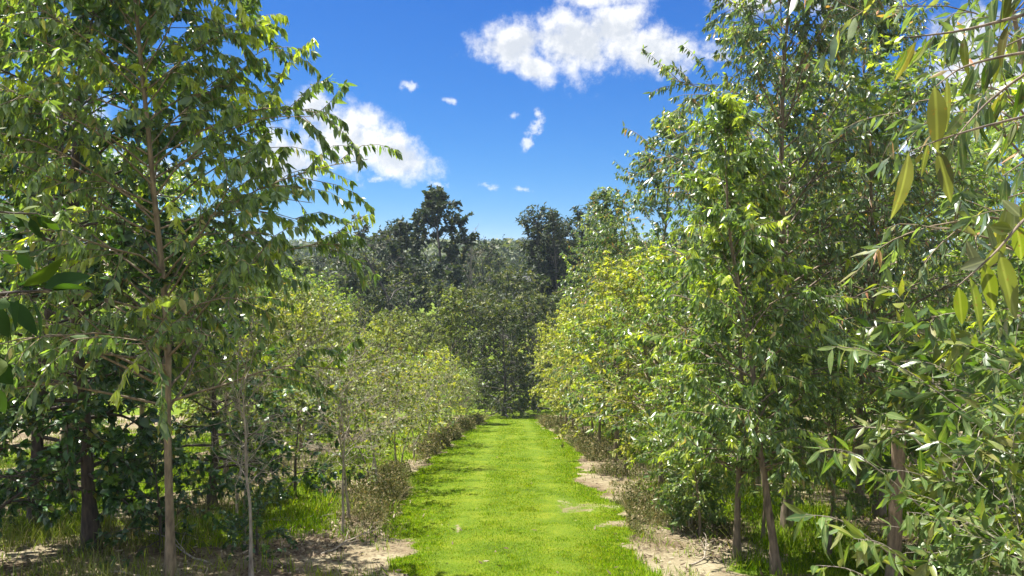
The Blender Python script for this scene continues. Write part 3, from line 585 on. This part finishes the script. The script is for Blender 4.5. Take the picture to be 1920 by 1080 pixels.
def green(x, y):
    """how grassy the ground is at x,y (0 bare soil .. 1 turf)"""
    l, r = edge(y)
    on = smooth(-0.18, 0.12, np.minimum(x - l, r - x) + (fbm(x * 2.2, y * 2.2, 31) - 0.5) * 0.9 - 0.02)
    ax = np.abs(x)
    lane = np.zeros_like(np.asarray(x, float))
    for c, w in ((2.95, .95), (5.3, 1.0), (7.6, 1.0), (9.9, 1.0)):
        lane = np.maximum(lane, smooth(w, w - 0.55, np.abs(ax - c) + (fbm(x * 1.1, y * 1.1, 35) - 0.5) * 1.6))
    lane = lane * np.where(x > 0, smooth(4.4, 6.2, y), smooth(6.3, 8.6, y + 1.6 * (fbm(x * 1.4, y * 1.4, 37) - .5))) * 0.92
    far = smooth(27, 30, y)
    bare = smooth(0.52, 0.66, fbm(x * 0.9 + 5, y * 0.9, 41)) * 0.55 * smooth(13, 8, y)
    return np.clip(np.maximum(np.maximum(on - bare * (ax > .55), lane), far), 0, 1)

def grid(xs, ys, f):
    X, Y = np.meshgrid(xs, ys); Z = f(X, Y)
    n, m = X.shape; i = np.arange(n * m).reshape(n, m)
    q = np.stack([i[:-1, :-1], i[:-1, 1:], i[1:, 1:], i[1:, :-1]], -1).reshape(-1, 4)
    return np.stack([X, Y, Z], -1).reshape(-1, 3), q

def soil_mat(name, path=False):
    m = bpy.data.materials.new(name); nt, N, L = nodes_of(m)
    tc = N.new('ShaderNodeTexCoord')
    def noise(scale, det=6, rough=.6):
        z = N.new('ShaderNodeTexNoise'); z.inputs['Scale'].default_value = scale; z.inputs['Detail'].default_value = det
        z.inputs['Roughness'].default_value = rough; L.new(tc.outputs['Object'], z.inputs['Vector']); return z
    a = noise(1.3); b = noise(22, 8, .7)
    mx0 = N.new('ShaderNodeMath'); mx0.operation = 'ADD'
    s0 = N.new('ShaderNodeMath'); s0.operation = 'MULTIPLY'; s0.inputs[1].default_value = 0.55
    L.new(b.outputs[0], s0.inputs[0]); L.new(a.outputs[0], mx0.inputs[0]); L.new(s0.outputs[0], mx0.inputs[1])
    soil = ramp(N, [(0.58, (0.050, 0.036, 0.022)), (0.70, (0.14, 0.103, 0.062)), (0.84, (0.215, 0.182, 0.11)), (0.98, (0.30, 0.262, 0.172))])
    L.new(mx0.outputs[0], soil.inputs[0])
    c = noise(2.3); d = noise(60, 4)
    md = N.new('ShaderNodeMath'); md.operation = 'ADD'; sd = N.new('ShaderNodeMath'); sd.operation = 'MULTIPLY'; sd.inputs[1].default_value = 0.6
    L.new(d.outputs[0], sd.inputs[0]); L.new(c.outputs[0], md.inputs[0]); L.new(sd.outputs[0], md.inputs[1])
    turf = ramp(N, [(0.5, (0.04, 0.07, 0.005)), (0.75, (0.085, 0.135, 0.006)), (1.0, (0.15, 0.18, 0.012))])
    L.new(md.outputs[0], turf.inputs[0])
    at_ = N.new('ShaderNodeAttribute'); at_.attribute_name = 'green'
    # break the border between turf and soil up
    ad = N.new('ShaderNodeMath'); ad.operation = 'ADD'
    e = noise(9, 6, .7); em = N.new('ShaderNodeMapRange'); em.inputs[3].default_value = -0.4; em.inputs[4].default_value = 0.4
    L.new(e.outputs[0], em.inputs[0]); L.new(at_.outputs['Fac'], ad.inputs[0]); L.new(em.outputs[0], ad.inputs[1])
    st = ramp(N, [(0.42, (0, 0, 0)), (0.58, (1, 1, 1))]); L.new(ad.outputs[0], st.inputs[0])
    mx = N.new('ShaderNodeMix'); mx.data_type = 'RGBA'
    L.new(st.outputs[0], mx.inputs[0]); L.new(soil.outputs[0], mx.inputs[6]); L.new(turf.outputs[0], mx.inputs[7])
    p = N.new('ShaderNodeBsdfPrincipled'); p.inputs['Roughness'].default_value = .95; p.inputs['Specular IOR Level'].default_value = .15
    L.new(mx.outputs[2], p.inputs['Base Color'])
    bp = N.new('ShaderNodeBump'); bp.inputs['Strength'].default_value = .9; bp.inputs['Distance'].default_value = .03
    L.new(b.outputs[0], bp.inputs['Height']); L.new(bp.outputs[0], p.inputs['Normal'])
    o = N.new('ShaderNodeOutputMaterial'); L.new(p.outputs[0], o.inputs[0])
    return m
M['soil'] = soil_mat('soil_and_turf')
xs = np.concatenate([-np.geomspace(3000, 15, 40), np.linspace(-14, -4, 40), np.linspace(-3.9, 3.9, 110), np.linspace(4, 14, 40), np.geomspace(15, 3000, 40)])
ys = np.concatenate([-np.geomspace(300, 4, 12), np.linspace(-3, 3, 12), np.linspace(3.3, 30, 330), np.geomspace(31, 6000, 60)])
v, q = grid(xs, ys, terrain)
tag(link('ground', mesh_from('ground', v, None, q, M['soil'], True, {'green': green(v[:, 0], v[:, 1])})), kind='structure')

# the mown path: a sheet just above the ground with a ragged border
yy = np.linspace(1.5, 27.5, 380); l, r = edge(yy); k = np.linspace(0, 1, 26)
X = l[:, None] + (r - l)[:, None] * k[None]; Y = np.repeat(yy[:, None], 26, 1)
Z = terrain(X, Y) + 0.012 - 0.03 * (np.abs(k[None] * 2 - 1) ** 8)
i = np.arange(X.size).reshape(X.shape)
q = np.stack([i[:-1, :-1], i[:-1, 1:], i[1:, 1:], i[1:, :-1]], -1).reshape(-1, 4)
v = np.stack([X, Y, Z], -1).reshape(-1, 3)
tag(link('path', mesh_from('path', v, None, q, M['soil'], True, {'green': green(v[:, 0], v[:, 1])})), kind='structure')

# ------------------------------------------------------------------ grass, weeds, leaf litter
rng = np.random.default_rng(77)
def scatter(n, y0, y1, xf, power=1.0):
    u = rng.uniform(0, 1, n)
    y = (y0 ** -power + u * (y1 ** -power - y0 ** -power)) ** (-1 / power) if power else y0 + u * (y1 - y0)
    x = xf(y)
    return x, y

def blades(x, y, h, w, young, mat, name, lean=0.5, curl=.25):
    n = len(x); z = terrain(x, y)
    az = rng.uniform(0, 6.283, n); ln = np.abs(rng.normal(0, lean, n))
    d = np.stack([np.cos(az) * ln, np.sin(az) * ln, np.ones(n)], 1)
    nn = np.stack([np.cos(az + 1.57), np.sin(az + 1.57), 0.2 * np.ones(n)], 1)
    nn = -np.stack([np.cos(az), np.sin(az), 0.3 * np.ones(n)], 1) + rng.normal(0, .4, (n, 3))
    return leaf_mesh(name, np.stack([x, y, z + 0.002], 1), d, nn, h, w, rng.normal(curl, .12, n), young, M[mat], 'blade')

x, y = scatter(420000, 4.2, 28, lambda y: rng.uniform(-1.9, 1.9, len(y)), 0.9)
g = green(x, y); l, r = edge(y)
keep = (rng.uniform(0, 1, len(x)) < g ** 1.5) & (x > l - .15) & (x < r + .15); x, y, g = x[keep], y[keep], g[keep]
clump = fbm(x * 1.7, y * 1.7, 51); track = np.exp(-((np.abs(x + .02) - .5) / .16) ** 2)
pale = np.clip(smooth(.46, .66, fbm(x * 1.6, y * .9, 52)) + .25 * track * smooth(.35, .6, fbm(x * 3, y * 1.2, 54)), 0, 1)
tuft = smooth(.55, .75, fbm(x * 4, y * 4, 53))
h = (0.016 + 0.016 * clump + 0.014 * tuft) * (1 - .3 * track) * rng.uniform(.6, 1.3, len(x)) * (0.6 + .4 * g)
w = 0.0045 * np.maximum(1, y / 5.5) * rng.uniform(.7, 1.3, len(x))
tag(link('grass', blades(x, y, h, w, np.where(rng.uniform(0, 1, len(x)) < .06 + .22 * pale, rng.uniform(.4, 1, len(x)), 0), 'grass', 'path_grass', .7)), 'short bright green grass covering the path', 'grass', kind='stuff')

x, y = scatter(190000, 5.0, 27, lambda y: rng.uniform(-1, 1, len(y)) * (0.78 * y + 1), 0.6)
g = green(x, y); l, r = edge(y)
keep = (rng.uniform(0, 1, len(x)) < np.maximum(g ** 1.5, .30 * smooth(.52, .72, fbm(x * 2.6, y * 2.6, 64)))) & ((x < l - .1) | (x > r + .1)); x, y, g = x[keep], y[keep], g[keep]
tall = smooth(.5, .72, fbm(x * .9, y * .9, 61)) * (1 + 1.2 * (x > 3))
h = (0.05 + 0.05 * rng.uniform(0, 1, len(x)) + 0.16 * tall * rng.uniform(.3, 1, len(x)))
w = 0.006 * np.maximum(1, y / 6) * rng.uniform(.7, 1.3, len(x))
tag(link('grass', blades(x, y, h, w, smooth(.4, .7, fbm(x, y, 62)) * rng.uniform(0, .7, len(x)), 'grass', 'lane_grass', .5)), 'longer green grass in the lanes between the tree rows', 'grass', kind='stuff')

# dry weeds along both borders of the path and through the rows
def weedx(y):
    s = np.where(rng.uniform(0, 1, len(y)) < .55, -1, 1)
    l, r = edge(y)
    return np.where(s < 0, l - np.abs(rng.normal(.12, .3, len(y))), r + np.abs(rng.normal(.25, .45, len(y))))
x, y = scatter(60000, 6.5, 27, weedx, 0.3)
c = smooth(.38, .62, fbm(x * 1.2, y * 1.2, 71)) * smooth(7.2, 9.5, y + (x > 0) * .5)
keep = rng.uniform(0, 1, len(x)) < c; x, y, c = x[keep], y[keep], c[keep]
h = (0.05 + 0.26 * c * rng.uniform(.15, 1, len(x)) ** 2)
w = 0.006 * np.maximum(1, y / 9) * rng.uniform(.6, 1.2, len(x))
tag(link('dry_weeds', blades(x, y, h, w, smooth(.4, .7, fbm(x, y, 72)) * rng.uniform(0, 1, len(x)), 'weed', 'weeds', .75, .35)), 'brownish dry weeds fringing the grass path under the shrubs', 'weeds', kind='stuff')
# small dead leaves and seed heads caught in the weeds
x, y = scatter(60000, 7.6, 25, weedx, 0.3)
c = smooth(.38, .62, fbm(x * 1.2, y * 1.2, 71)) * smooth(7.6, 9.5, y + (x > 0) * .5); keep = rng.uniform(0, 1, len(x)) < c; x, y, c = x[keep], y[keep], c[keep]
n = len(x); d = rng.normal(0, 1, (n, 3)); nn = rng.normal(0, 1, (n, 3)); Lf = rng.uniform(.02, .05, n) * np.maximum(1, y / 12)
lm = leaf_mesh('weed_leaves', np.stack([x, y, terrain(x, y) + .02 + .30 * c * rng.uniform(0, 1, n) ** 1.3], 1), d, nn, Lf, Lf * .4, rng.normal(.1, .2, n), np.zeros(n), M['weed'], 'leaf')
tag(link('weed_leaves', lm), 'dry leaves and seed heads of the weeds fringing the grass path', 'weeds', kind='stuff')
x, y = scatter(60000, 5.4, 26, lambda y: np.sign(rng.uniform(-1, 1, len(y))) * rng.uniform(2.2, 2.2 + .6 * y), 0.5)
c = smooth(.45, .65, fbm(x * .8 + 9, y * .8, 73)); keep = rng.uniform(0, 1, len(x)) < c * .8; x, y, c = x[keep], y[keep], c[keep]
h = 0.06 + 0.30 * c * rng.uniform(.2, 1, len(x)) ** 1.5
tag(link('undergrowth', blades(x, y, h, 0.007 * np.maximum(1, y / 8) * rng.uniform(.6, 1.2, len(x)), rng.uniform(0, 1, len(x)), 'weed', 'undergrowth', .5, .3)), 'tangled dry and green undergrowth below the tree rows', 'undergrowth', kind='stuff')

x, y = scatter(60000, 4.6, 24, lambda y: rng.uniform(-1, 1, len(y)) * (.75 * y + .5), 0.9)
g = green(x, y); keep = (rng.uniform(0, 1, len(x)) > np.minimum(g + .25, .965)) & (rng.uniform(0, 1, len(x)) < .15 + smooth(.4, .65, fbm(x * 1.5, y * 1.5, 81)) * np.where(np.abs(x) > 1.9, 1, .5)); x, y = x[keep], y[keep]
xe = rng.normal(-1.95, .3, 2600); ye = rng.uniform(6.6, 10.5, 2600); xf = rng.normal(2.05, .3, 1500); yf = rng.uniform(6.6, 9.5, 1500)
x = np.concatenate([x, xe, xf]); y = np.concatenate([y, ye, yf])
n = len(x); az = rng.uniform(0, 6.283, n)
d = np.stack([np.cos(az), np.sin(az), rng.normal(.05, .25, n)], 1); nn = rng.normal(0, .35, (n, 3)); nn[:, 2] += 1
Lf = rng.uniform(.02, .075, n)
lm = leaf_mesh('litter', np.stack([x, y, terrain(x, y) + .012], 1), d, nn, Lf, Lf * rng.uniform(.22, .4, n), rng.normal(.1, .2, n), np.zeros(n), M['litter'], 'leaf')
tag(link('leaf_litter', lm), 'brown fallen leaves scattered over the bare soil under the rows', 'leaf litter', kind='stuff')

# fallen sticks
STK = [(-2.0, 5.55, .8, .5, 'crooked pale fallen stick lying on sandy soil at the bottom left of the path'),
       (-2.65, 6.4, 1.0, 2.5, 'long thin fallen branch lying in shade beside the nearest gum trunk'),
       (-3.5, 6.0, .9, .2, 'curved fallen branch on dark ground between the gum and the dark-trunked tree'),
       (-1.75, 6.7, .7, 1.1, 'thin grey fallen twig at the edge of the sandy patch left of the path'),
       (-3.1, 8.3, 1.0, .1, 'pale fallen branch across sunlit soil behind the nearest gum'),
       (1.55, 6.4, .6, .5, 'small fallen stick on the sandy patch right of the path')]
for i, (x, y, L_, a, lab) in enumerate(STK):
    r_ = np.random.default_rng(900 + i)
    P = grow(np.array([[0, 0, .02]]), np.array([[math.cos(a), math.sin(a), .10]]), np.array([L_]), 10, .02, .16, r_)
    P[:, :, 2] = np.abs(P[:, :, 2] - P[:, :1, 2]) * .8 + .012 + (terrain(P[:, :, 0] + x, P[:, :, 1] + y) - terrain(x, y))
    b, t, _ = along(P, np.zeros(4, int), np.array([.35, .5, .7, .85])); dd = t + perp(t, r_) * .8; dd[:, 2] = np.abs(dd[:, 2]) * .6
    Q = grow(b, dd, np.full(4, L_ * .28), 5, .02, .2, r_)
    v, q = join([tubes(P, .010 * np.linspace(1, .35, 11)[None], 6), tubes(Q, .0045 * np.linspace(1, .4, 6)[None] * np.ones((4, 1)), 5)])
    o = link('fallen_branch', mesh_from('stick', v, None, q, M['twig'])); o.location = (x, y, float(terrain(x, y)))
    tag(o, lab, 'branch', 'fallen sticks on the ground')

# ------------------------------------------------------------------ far hill and its wood
def hillz(x, y):
    r = np.hypot(x * .55, y)
    return terrain(x, y) - .3 + smooth(330, 720, r) * (7 + 6 * (fbm(x * .006 + 3, y * .006, 91) - .5) * 2) * (1 - .55 * smooth(-60, -260, x))
xs = np.linspace(-900, 900, 160); ys = np.linspace(300, 1500, 90)
v, q = grid(xs, ys, hillz)
m = bpy.data.materials.new('hill_green'); nt, N, L = nodes_of(m)
tc = N.new('ShaderNodeTexCoord'); nz = N.new('ShaderNodeTexNoise'); nz.inputs['Scale'].default_value = .12; nz.inputs['Detail'].default_value = 8
L.new(tc.outputs['Object'], nz.inputs['Vector'])
r_ = ramp(N, [(.35, (.03, .05, .022)), (.65, (.08, .10, .04))]); L.new(nz.outputs[0], r_.inputs[0])
p = N.new('ShaderNodeBsdfPrincipled'); p.inputs['Roughness'].default_value = 1; L.new(r_.outputs[0], p.inputs['Base Color'])
o = N.new('ShaderNodeOutputMaterial'); L.new(p.outputs[0], o.inputs[0])
M['hill'] = m
tag(link('hills', mesh_from('hills', v, None, q, m)), kind='structure')
def wood(name, n, yr, spread, size, mat, label, seed, fz):
    r = np.random.default_rng(seed)
    y = r.uniform(*yr, n); x = r.uniform(-1, 1, n) * spread * y
    H = size * r.uniform(.7, 1.3, n); k = 220
    c = np.stack([x, y, fz(x, y)], 1)
    th = r.uniform(0, 6.283, (n, k)); ph = np.arccos(r.uniform(-.7, 1, (n, k)))
    R = H[:, None] * .42 * r.uniform(.75, 1.1, (n, k))
    off = np.stack([np.cos(th) * np.sin(ph) * R, np.sin(th) * np.sin(ph) * R, H[:, None] * .62 + np.cos(ph) * R * .95], -1)
    pts = (c[:, None] + off).reshape(-1, 3)
    nn = unit(off - np.array([0, 0, 1]) * H[:, None, None] * .62).reshape(-1, 3) + r.normal(0, .5, (n * k, 3))
    d = perp(unit(nn), r)
    s = np.repeat(H, k) * .10 * r.uniform(.6, 1.4, n * k)
    lm = leaf_mesh(name, pts - d * s[:, None] * .5, d, nn, s, s * .8, np.full(n * k, .15), r.uniform(0, .4, n * k), M[mat], 'leaf')
    tag(link(name, lm), label, 'wood', kind='stuff')
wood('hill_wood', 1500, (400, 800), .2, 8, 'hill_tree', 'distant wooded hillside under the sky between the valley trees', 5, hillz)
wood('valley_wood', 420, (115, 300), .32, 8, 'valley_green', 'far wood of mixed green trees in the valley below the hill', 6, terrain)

# low dark-roofed shed among the valley trees
def box(x0, x1, y0, y1, z0, z1):
    v = np.array([(x, y, z) for z in (z0, z1) for y in (y0, y1) for x in (x0, x1)], float)
    q = np.array([(0, 2, 3, 1), (4, 5, 7, 6), (0, 1, 5, 4), (1, 3, 7, 5), (3, 2, 6, 7), (2, 0, 4, 6)])
    return v, q
def plain(name, c, rough=.7):
    m = bpy.data.materials.new(name); nt, N, L = nodes_of(m)
    tc = N.new('ShaderNodeTexCoord'); nz = N.new('ShaderNodeTexNoise'); nz.inputs['Scale'].default_value = 3
    L.new(tc.outputs['Object'], nz.inputs['Vector'])
    r = ramp(N, [(.3, tuple(k * .7 for k in c)), (.7, c)]); L.new(nz.outputs[0], r.inputs[0])
    p = N.new('ShaderNodeBsdfPrincipled'); p.inputs['Roughness'].default_value = rough; L.new(r.outputs[0], p.inputs['Base Color'])
    o = N.new('ShaderNodeOutputMaterial'); L.new(p.outputs[0], o.inputs[0]); return m
c = at(968, 521, 66); gz = float(terrain(c[0], 66))
e = bpy.data.objects.new('shed', None); C.objects.link(e); e.location = (c[0], 66, gz)
tag(e, 'low dark-roofed shed glimpsed among the valley trees below the hill', 'shed')
hh = c[2] - gz
v, q = join([box(-1.5, 1.5, -1, 1, -.2, hh - .30)]); link('wall', mesh_from('shed_wall', v, None, q, plain('shed_wall', (.35, .33, .3)), False), e)
v = np.array([(-1.8, -1.3, hh - .3), (1.8, -1.3, hh - .3), (1.8, 1.3, hh - .3), (-1.8, 1.3, hh - .3), (-1.8, 0, hh + .15), (1.8, 0, hh + .15)])
link('roof', mesh_from('shed_roof', v, [(0, 4, 3), (1, 2, 5)], [(0, 1, 5, 4), (2, 3, 4, 5), (0, 3, 2, 1)], plain('shed_roof', (.035, .035, .04)), False), e)

# ------------------------------------------------------------------ sky with cumulus clouds, sun
SUN_EL, SUN_AZ = RAD(66), RAD(-60)              # azimuth from straight ahead (+Y), negative to the left
W = bpy.data.worlds.new('World'); bpy.context.scene.world = W; W.use_nodes = True
nt = W.node_tree; N = nt.nodes; L = nt.links; N.clear()
sky = N.new('ShaderNodeTexSky'); sky.sky_type = 'NISHITA'; sky.sun_disc = False
sky.sun_elevation = SUN_EL; sky.sun_rotation = SUN_AZ; sky.air_density = 1.0; sky.dust_density = 0.0; sky.ozone_density = 3.0
# the clear deep blue of the day: the raw sky, taken down to a tenth and back through a power curve
sk1 = N.new('ShaderNodeVectorMath'); sk1.operation = 'MULTIPLY'; sk1.inputs[1].default_value = (.078, .112, .128); L.new(sky.outputs[0], sk1.inputs[0])
gm = N.new('ShaderNodeGamma'); gm.inputs[1].default_value = 1.7; L.new(sk1.outputs[0], gm.inputs[0])
hs = N.new('ShaderNodeVectorMath'); hs.operation = 'SCALE'; hs.inputs['Scale'].default_value = 8.5; L.new(gm.outputs[0], hs.inputs[0])
sp = N.new('ShaderNodeSeparateColor'); L.new(hs.outputs[0], sp.inputs[0])
cb = N.new('ShaderNodeCombineColor')
for i, (A, pw) in enumerate(((.455, 1.0), (.985, .67), (2.33, .457))):
    e_ = N.new('ShaderNodeMath'); e_.operation = 'POWER'; e_.inputs[1].default_value = pw; L.new(sp.outputs[i], e_.inputs[0])
    f_ = N.new('ShaderNodeMath'); f_.operation = 'MULTIPLY'; f_.inputs[1].default_value = A; L.new(e_.outputs[0], f_.inputs[0]); L.new(f_.outputs[0], cb.inputs[i])
tc = N.new('ShaderNodeTexCoord'); DIR = tc.outputs['Generated']
def vmath(op, a, b=None):
    n = N.new('ShaderNodeVectorMath'); n.operation = op
    for i, k in enumerate((a, b)):
        if k is None: continue
        if isinstance(k, (tuple, list, np.ndarray)): n.inputs[i].default_value = tuple(float(t) for t in k)
        else: L.new(k, n.inputs[i])
    return n
def fmath(op, a, b=None, clamp=False):
    n = N.new('ShaderNodeMath'); n.operation = op; n.use_clamp = clamp
    for i, k in enumerate((a, b)):
        if k is None: continue
        if isinstance(k, (int, float)): n.inputs[i].default_value = k
        else: L.new(k, n.inputs[i])
    return n.outputs[0]
def skynoise(scale, det, rough, off=(0, 0, 0)):
    mp = vmath('ADD', DIR, off)
    n = N.new('ShaderNodeTexNoise'); n.inputs['Scale'].default_value = scale; n.inputs['Detail'].default_value = det; n.inputs['Roughness'].default_value = rough
    L.new(mp.outputs[0], n.inputs['Vector']); return n.outputs[0]
def direction(px, py):
    return unit(at(px, py, 1.0) - CAM)
def blob(px, py, rx, ry, deg=0, amp=1.0):
    """soft elliptical puff of sky round a direction"""
    c = direction(px, py); e1 = unit(np.cross(c, [0, 0, 1])); e2 = np.cross(e1, c)
    a = RAD(deg); f1 = e1 * math.cos(a) + e2 * math.sin(a); f2 = e2 * math.cos(a) - e1 * math.sin(a)
    f1 = f1 * F / rx; f2 = f2 * F / ry
    u = vmath('DOT_PRODUCT', DIR, f1).outputs['Value']; v = vmath('DOT_PRODUCT', DIR, f2).outputs['Value']
    front = fmath('GREATER_THAN', vmath('DOT_PRODUCT', DIR, c).outputs['Value'], 0.3)
    r = fmath('SQRT', fmath('ADD', fmath('MULTIPLY', u, u), fmath('MULTIPLY', v, v)))
    return fmath('MULTIPLY', fmath('MULTIPLY', fmath('SUBTRACT', 1.0, r), amp), front)
def union(bl):
    o = bl[0]
    for b in bl[1:]: o = fmath('MAXIMUM', o, b)
    return o
CL = [(960, 85, 110, 62, 0), (1085, 85, 130, 75, -5), (1215, 95, 130, 62, -8), (1150, 50, 90, 50, 10), (1000, 125, 60, 40, -20),
      (640, 255, 120, 85, -12), (740, 295, 105, 50, -22), (590, 200, 60, 60, 0), (540, 300, 110, 70, 0), (60, 220, 130, 70, 10), (250, 330, 120, 50, 0),
      (1440, -10, 130, 40, 0), (1590, 5, 90, 40, 0), (1850, 140, 110, 120, 20), (1140, -20, 110, 40, 0), (1760, 300, 90, 60, 0)]
WISP = [(768, 162, 26, 16, -10), (818, 345, 42, 16, -5), (912, 347, 34, 13, -10), (975, 355, 38, 12, -5), (1003, 240, 24, 42, -30), (988, 270, 24, 22, 0), (962, 218, 22, 12, 0), (840, 188, 24, 10, -15), (1340, 105, 50, 22, -10), (1290, 110, 50, 26, 0), (1010, 215, 14, 18, 0), (700, 335, 30, 10, 0)]
big = union([blob(c[0], c[1], c[2] * .93, c[3] * .93, c[4]) for c in CL]); small = union([blob(*c) for c in WISP])
n1 = skynoise(9, 9, .58); n2 = skynoise(42, 9, .65, (3, 1, 2))
lump = fmath('ADD', fmath('MULTIPLY', fmath('SUBTRACT', n1, .5), 1.5), fmath('MULTIPLY', fmath('SUBTRACT', n2, .5), 1.3))
def sstep(a, b, x):
    m = N.new('ShaderNodeMapRange'); m.interpolation_type = 'SMOOTHSTEP'; m.inputs[1].default_value = a; m.inputs[2].default_value = b
    L.new(x, m.inputs[0]); return m.outputs[0]
dens = sstep(.04, .70, fmath('ADD', big, lump))
n3 = skynoise(75, 8, .65, (1, 5, 2))
wl = fmath('ADD', fmath('MULTIPLY', fmath('SUBTRACT', n3, .56), 3.4), fmath('MULTIPLY', lump, .6))
wis = fmath('MULTIPLY', fmath('MULTIPLY', sstep(.25, 1.3, fmath('ADD', fmath('MULTIPLY', small, 1.3), wl)), sstep(.0, .5, small)), .75)
# unseen bright clouds behind the camera and overhead, added to fill shaded foliage
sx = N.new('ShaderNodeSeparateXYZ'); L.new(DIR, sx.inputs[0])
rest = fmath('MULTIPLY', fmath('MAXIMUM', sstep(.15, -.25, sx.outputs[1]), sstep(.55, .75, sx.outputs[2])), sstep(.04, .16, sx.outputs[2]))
fill_noise = fmath('ADD', fmath('MULTIPLY', skynoise(2.6, 3, .5, (7, 2, 4)), 1.0), fmath('MULTIPLY', lump, .22))
fill_clouds = fmath('MULTIPLY', sstep(.46, .60, fill_noise), rest)
alpha = fmath('MAXIMUM', dens, wis)
# thick parts of a cloud and their undersides are a little greyer
relief = fmath('ADD', fmath('MULTIPLY', fmath('SUBTRACT', skynoise(9, 9, .58, (-.008, .0, .016)), n1), 5.0), fmath('MULTIPLY', fmath('SUBTRACT', skynoise(42, 9, .65, (2.998, 1, 2.004)), n2), 1.2))
thick = fmath('MULTIPLY', sstep(.0, .9, fmath('ADD', relief, fmath('MULTIPLY', big, .75))), sstep(.1, .6, big))
cc = N.new('ShaderNodeMix'); cc.data_type = 'RGBA'; L.new(thick, cc.inputs[0])
CW = 7.2
cc.inputs[6].default_value = (CW, CW, CW, 1); cc.inputs[7].default_value = (CW * .66, CW * .70, CW * .76, 1)
mx = N.new('ShaderNodeMix'); mx.data_type = 'RGBA'
L.new(alpha, mx.inputs[0]); L.new(cb.outputs[0], mx.inputs[6]); L.new(cc.outputs[2], mx.inputs[7])
mf = N.new('ShaderNodeMix'); mf.data_type = 'RGBA'; mf.inputs[7].default_value = (20, 20, 19.5, 1)  # added fill clouds, set much brighter than the visible ones
L.new(fill_clouds, mf.inputs[0]); L.new(mx.outputs[2], mf.inputs[6])
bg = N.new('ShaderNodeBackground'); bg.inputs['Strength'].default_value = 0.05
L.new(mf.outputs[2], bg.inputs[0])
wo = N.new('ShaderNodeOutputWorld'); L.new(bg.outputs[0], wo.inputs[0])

sl = bpy.data.lights.new('sun', 'SUN'); sl.energy = 5.0; sl.angle = RAD(.5); sl.color = (1, .955, .88)
so = bpy.data.objects.new('sun', sl); C.objects.link(so)
sd = Vector((math.sin(SUN_AZ) * math.cos(SUN_EL), math.cos(SUN_AZ) * math.cos(SUN_EL), math.sin(SUN_EL)))
so.rotation_euler = sd.to_track_quat('Z', 'Y').to_euler(); so.location = (-20, 20, 40)

# ------------------------------------------------------------------ air between here and the hill
v, q = box(-1400, 1400, -260, 1700, -40, 34)
hz = mesh_from('haze', v, None, q, None, False); m = bpy.data.materials.new('haze'); nt, N, L = nodes_of(m)
pv = N.new('ShaderNodeVolumePrincipled'); pv.inputs['Color'].default_value = (.62, .78, 1, 1); pv.inputs['Density'].default_value = 0.00045; pv.inputs['Anisotropy'].default_value = .2
o = N.new('ShaderNodeOutputMaterial'); L.new(pv.outputs[0], o.inputs['Volume']); hz.materials.append(m)
tag(link('haze', hz), 'thin bluish air between the camera and the far hill', 'haze', kind='stuff')

# ------------------------------------------------------------------ camera
cam = bpy.data.cameras.new('camera'); cam.sensor_width = 36; cam.lens = F / 1920 * 36; cam.clip_end = 20000; cam.clip_start = .05
co = bpy.data.objects.new('camera', cam); C.objects.link(co); co.location = tuple(CAM)
co.rotation_euler = (RAD(90) - PITCH, 0, 0)
sc = bpy.context.scene; sc.camera = co
sc.view_settings.view_transform = 'Standard'; sc.view_settings.look = 'None'
sc.view_settings.exposure = 1.62; sc.view_settings.gamma = 1; sc.view_settings.use_curve_mapping = False
sc.cycles.max_bounces = 8; sc.cycles.transmission_bounces = 6; sc.cycles.diffuse_bounces = 4
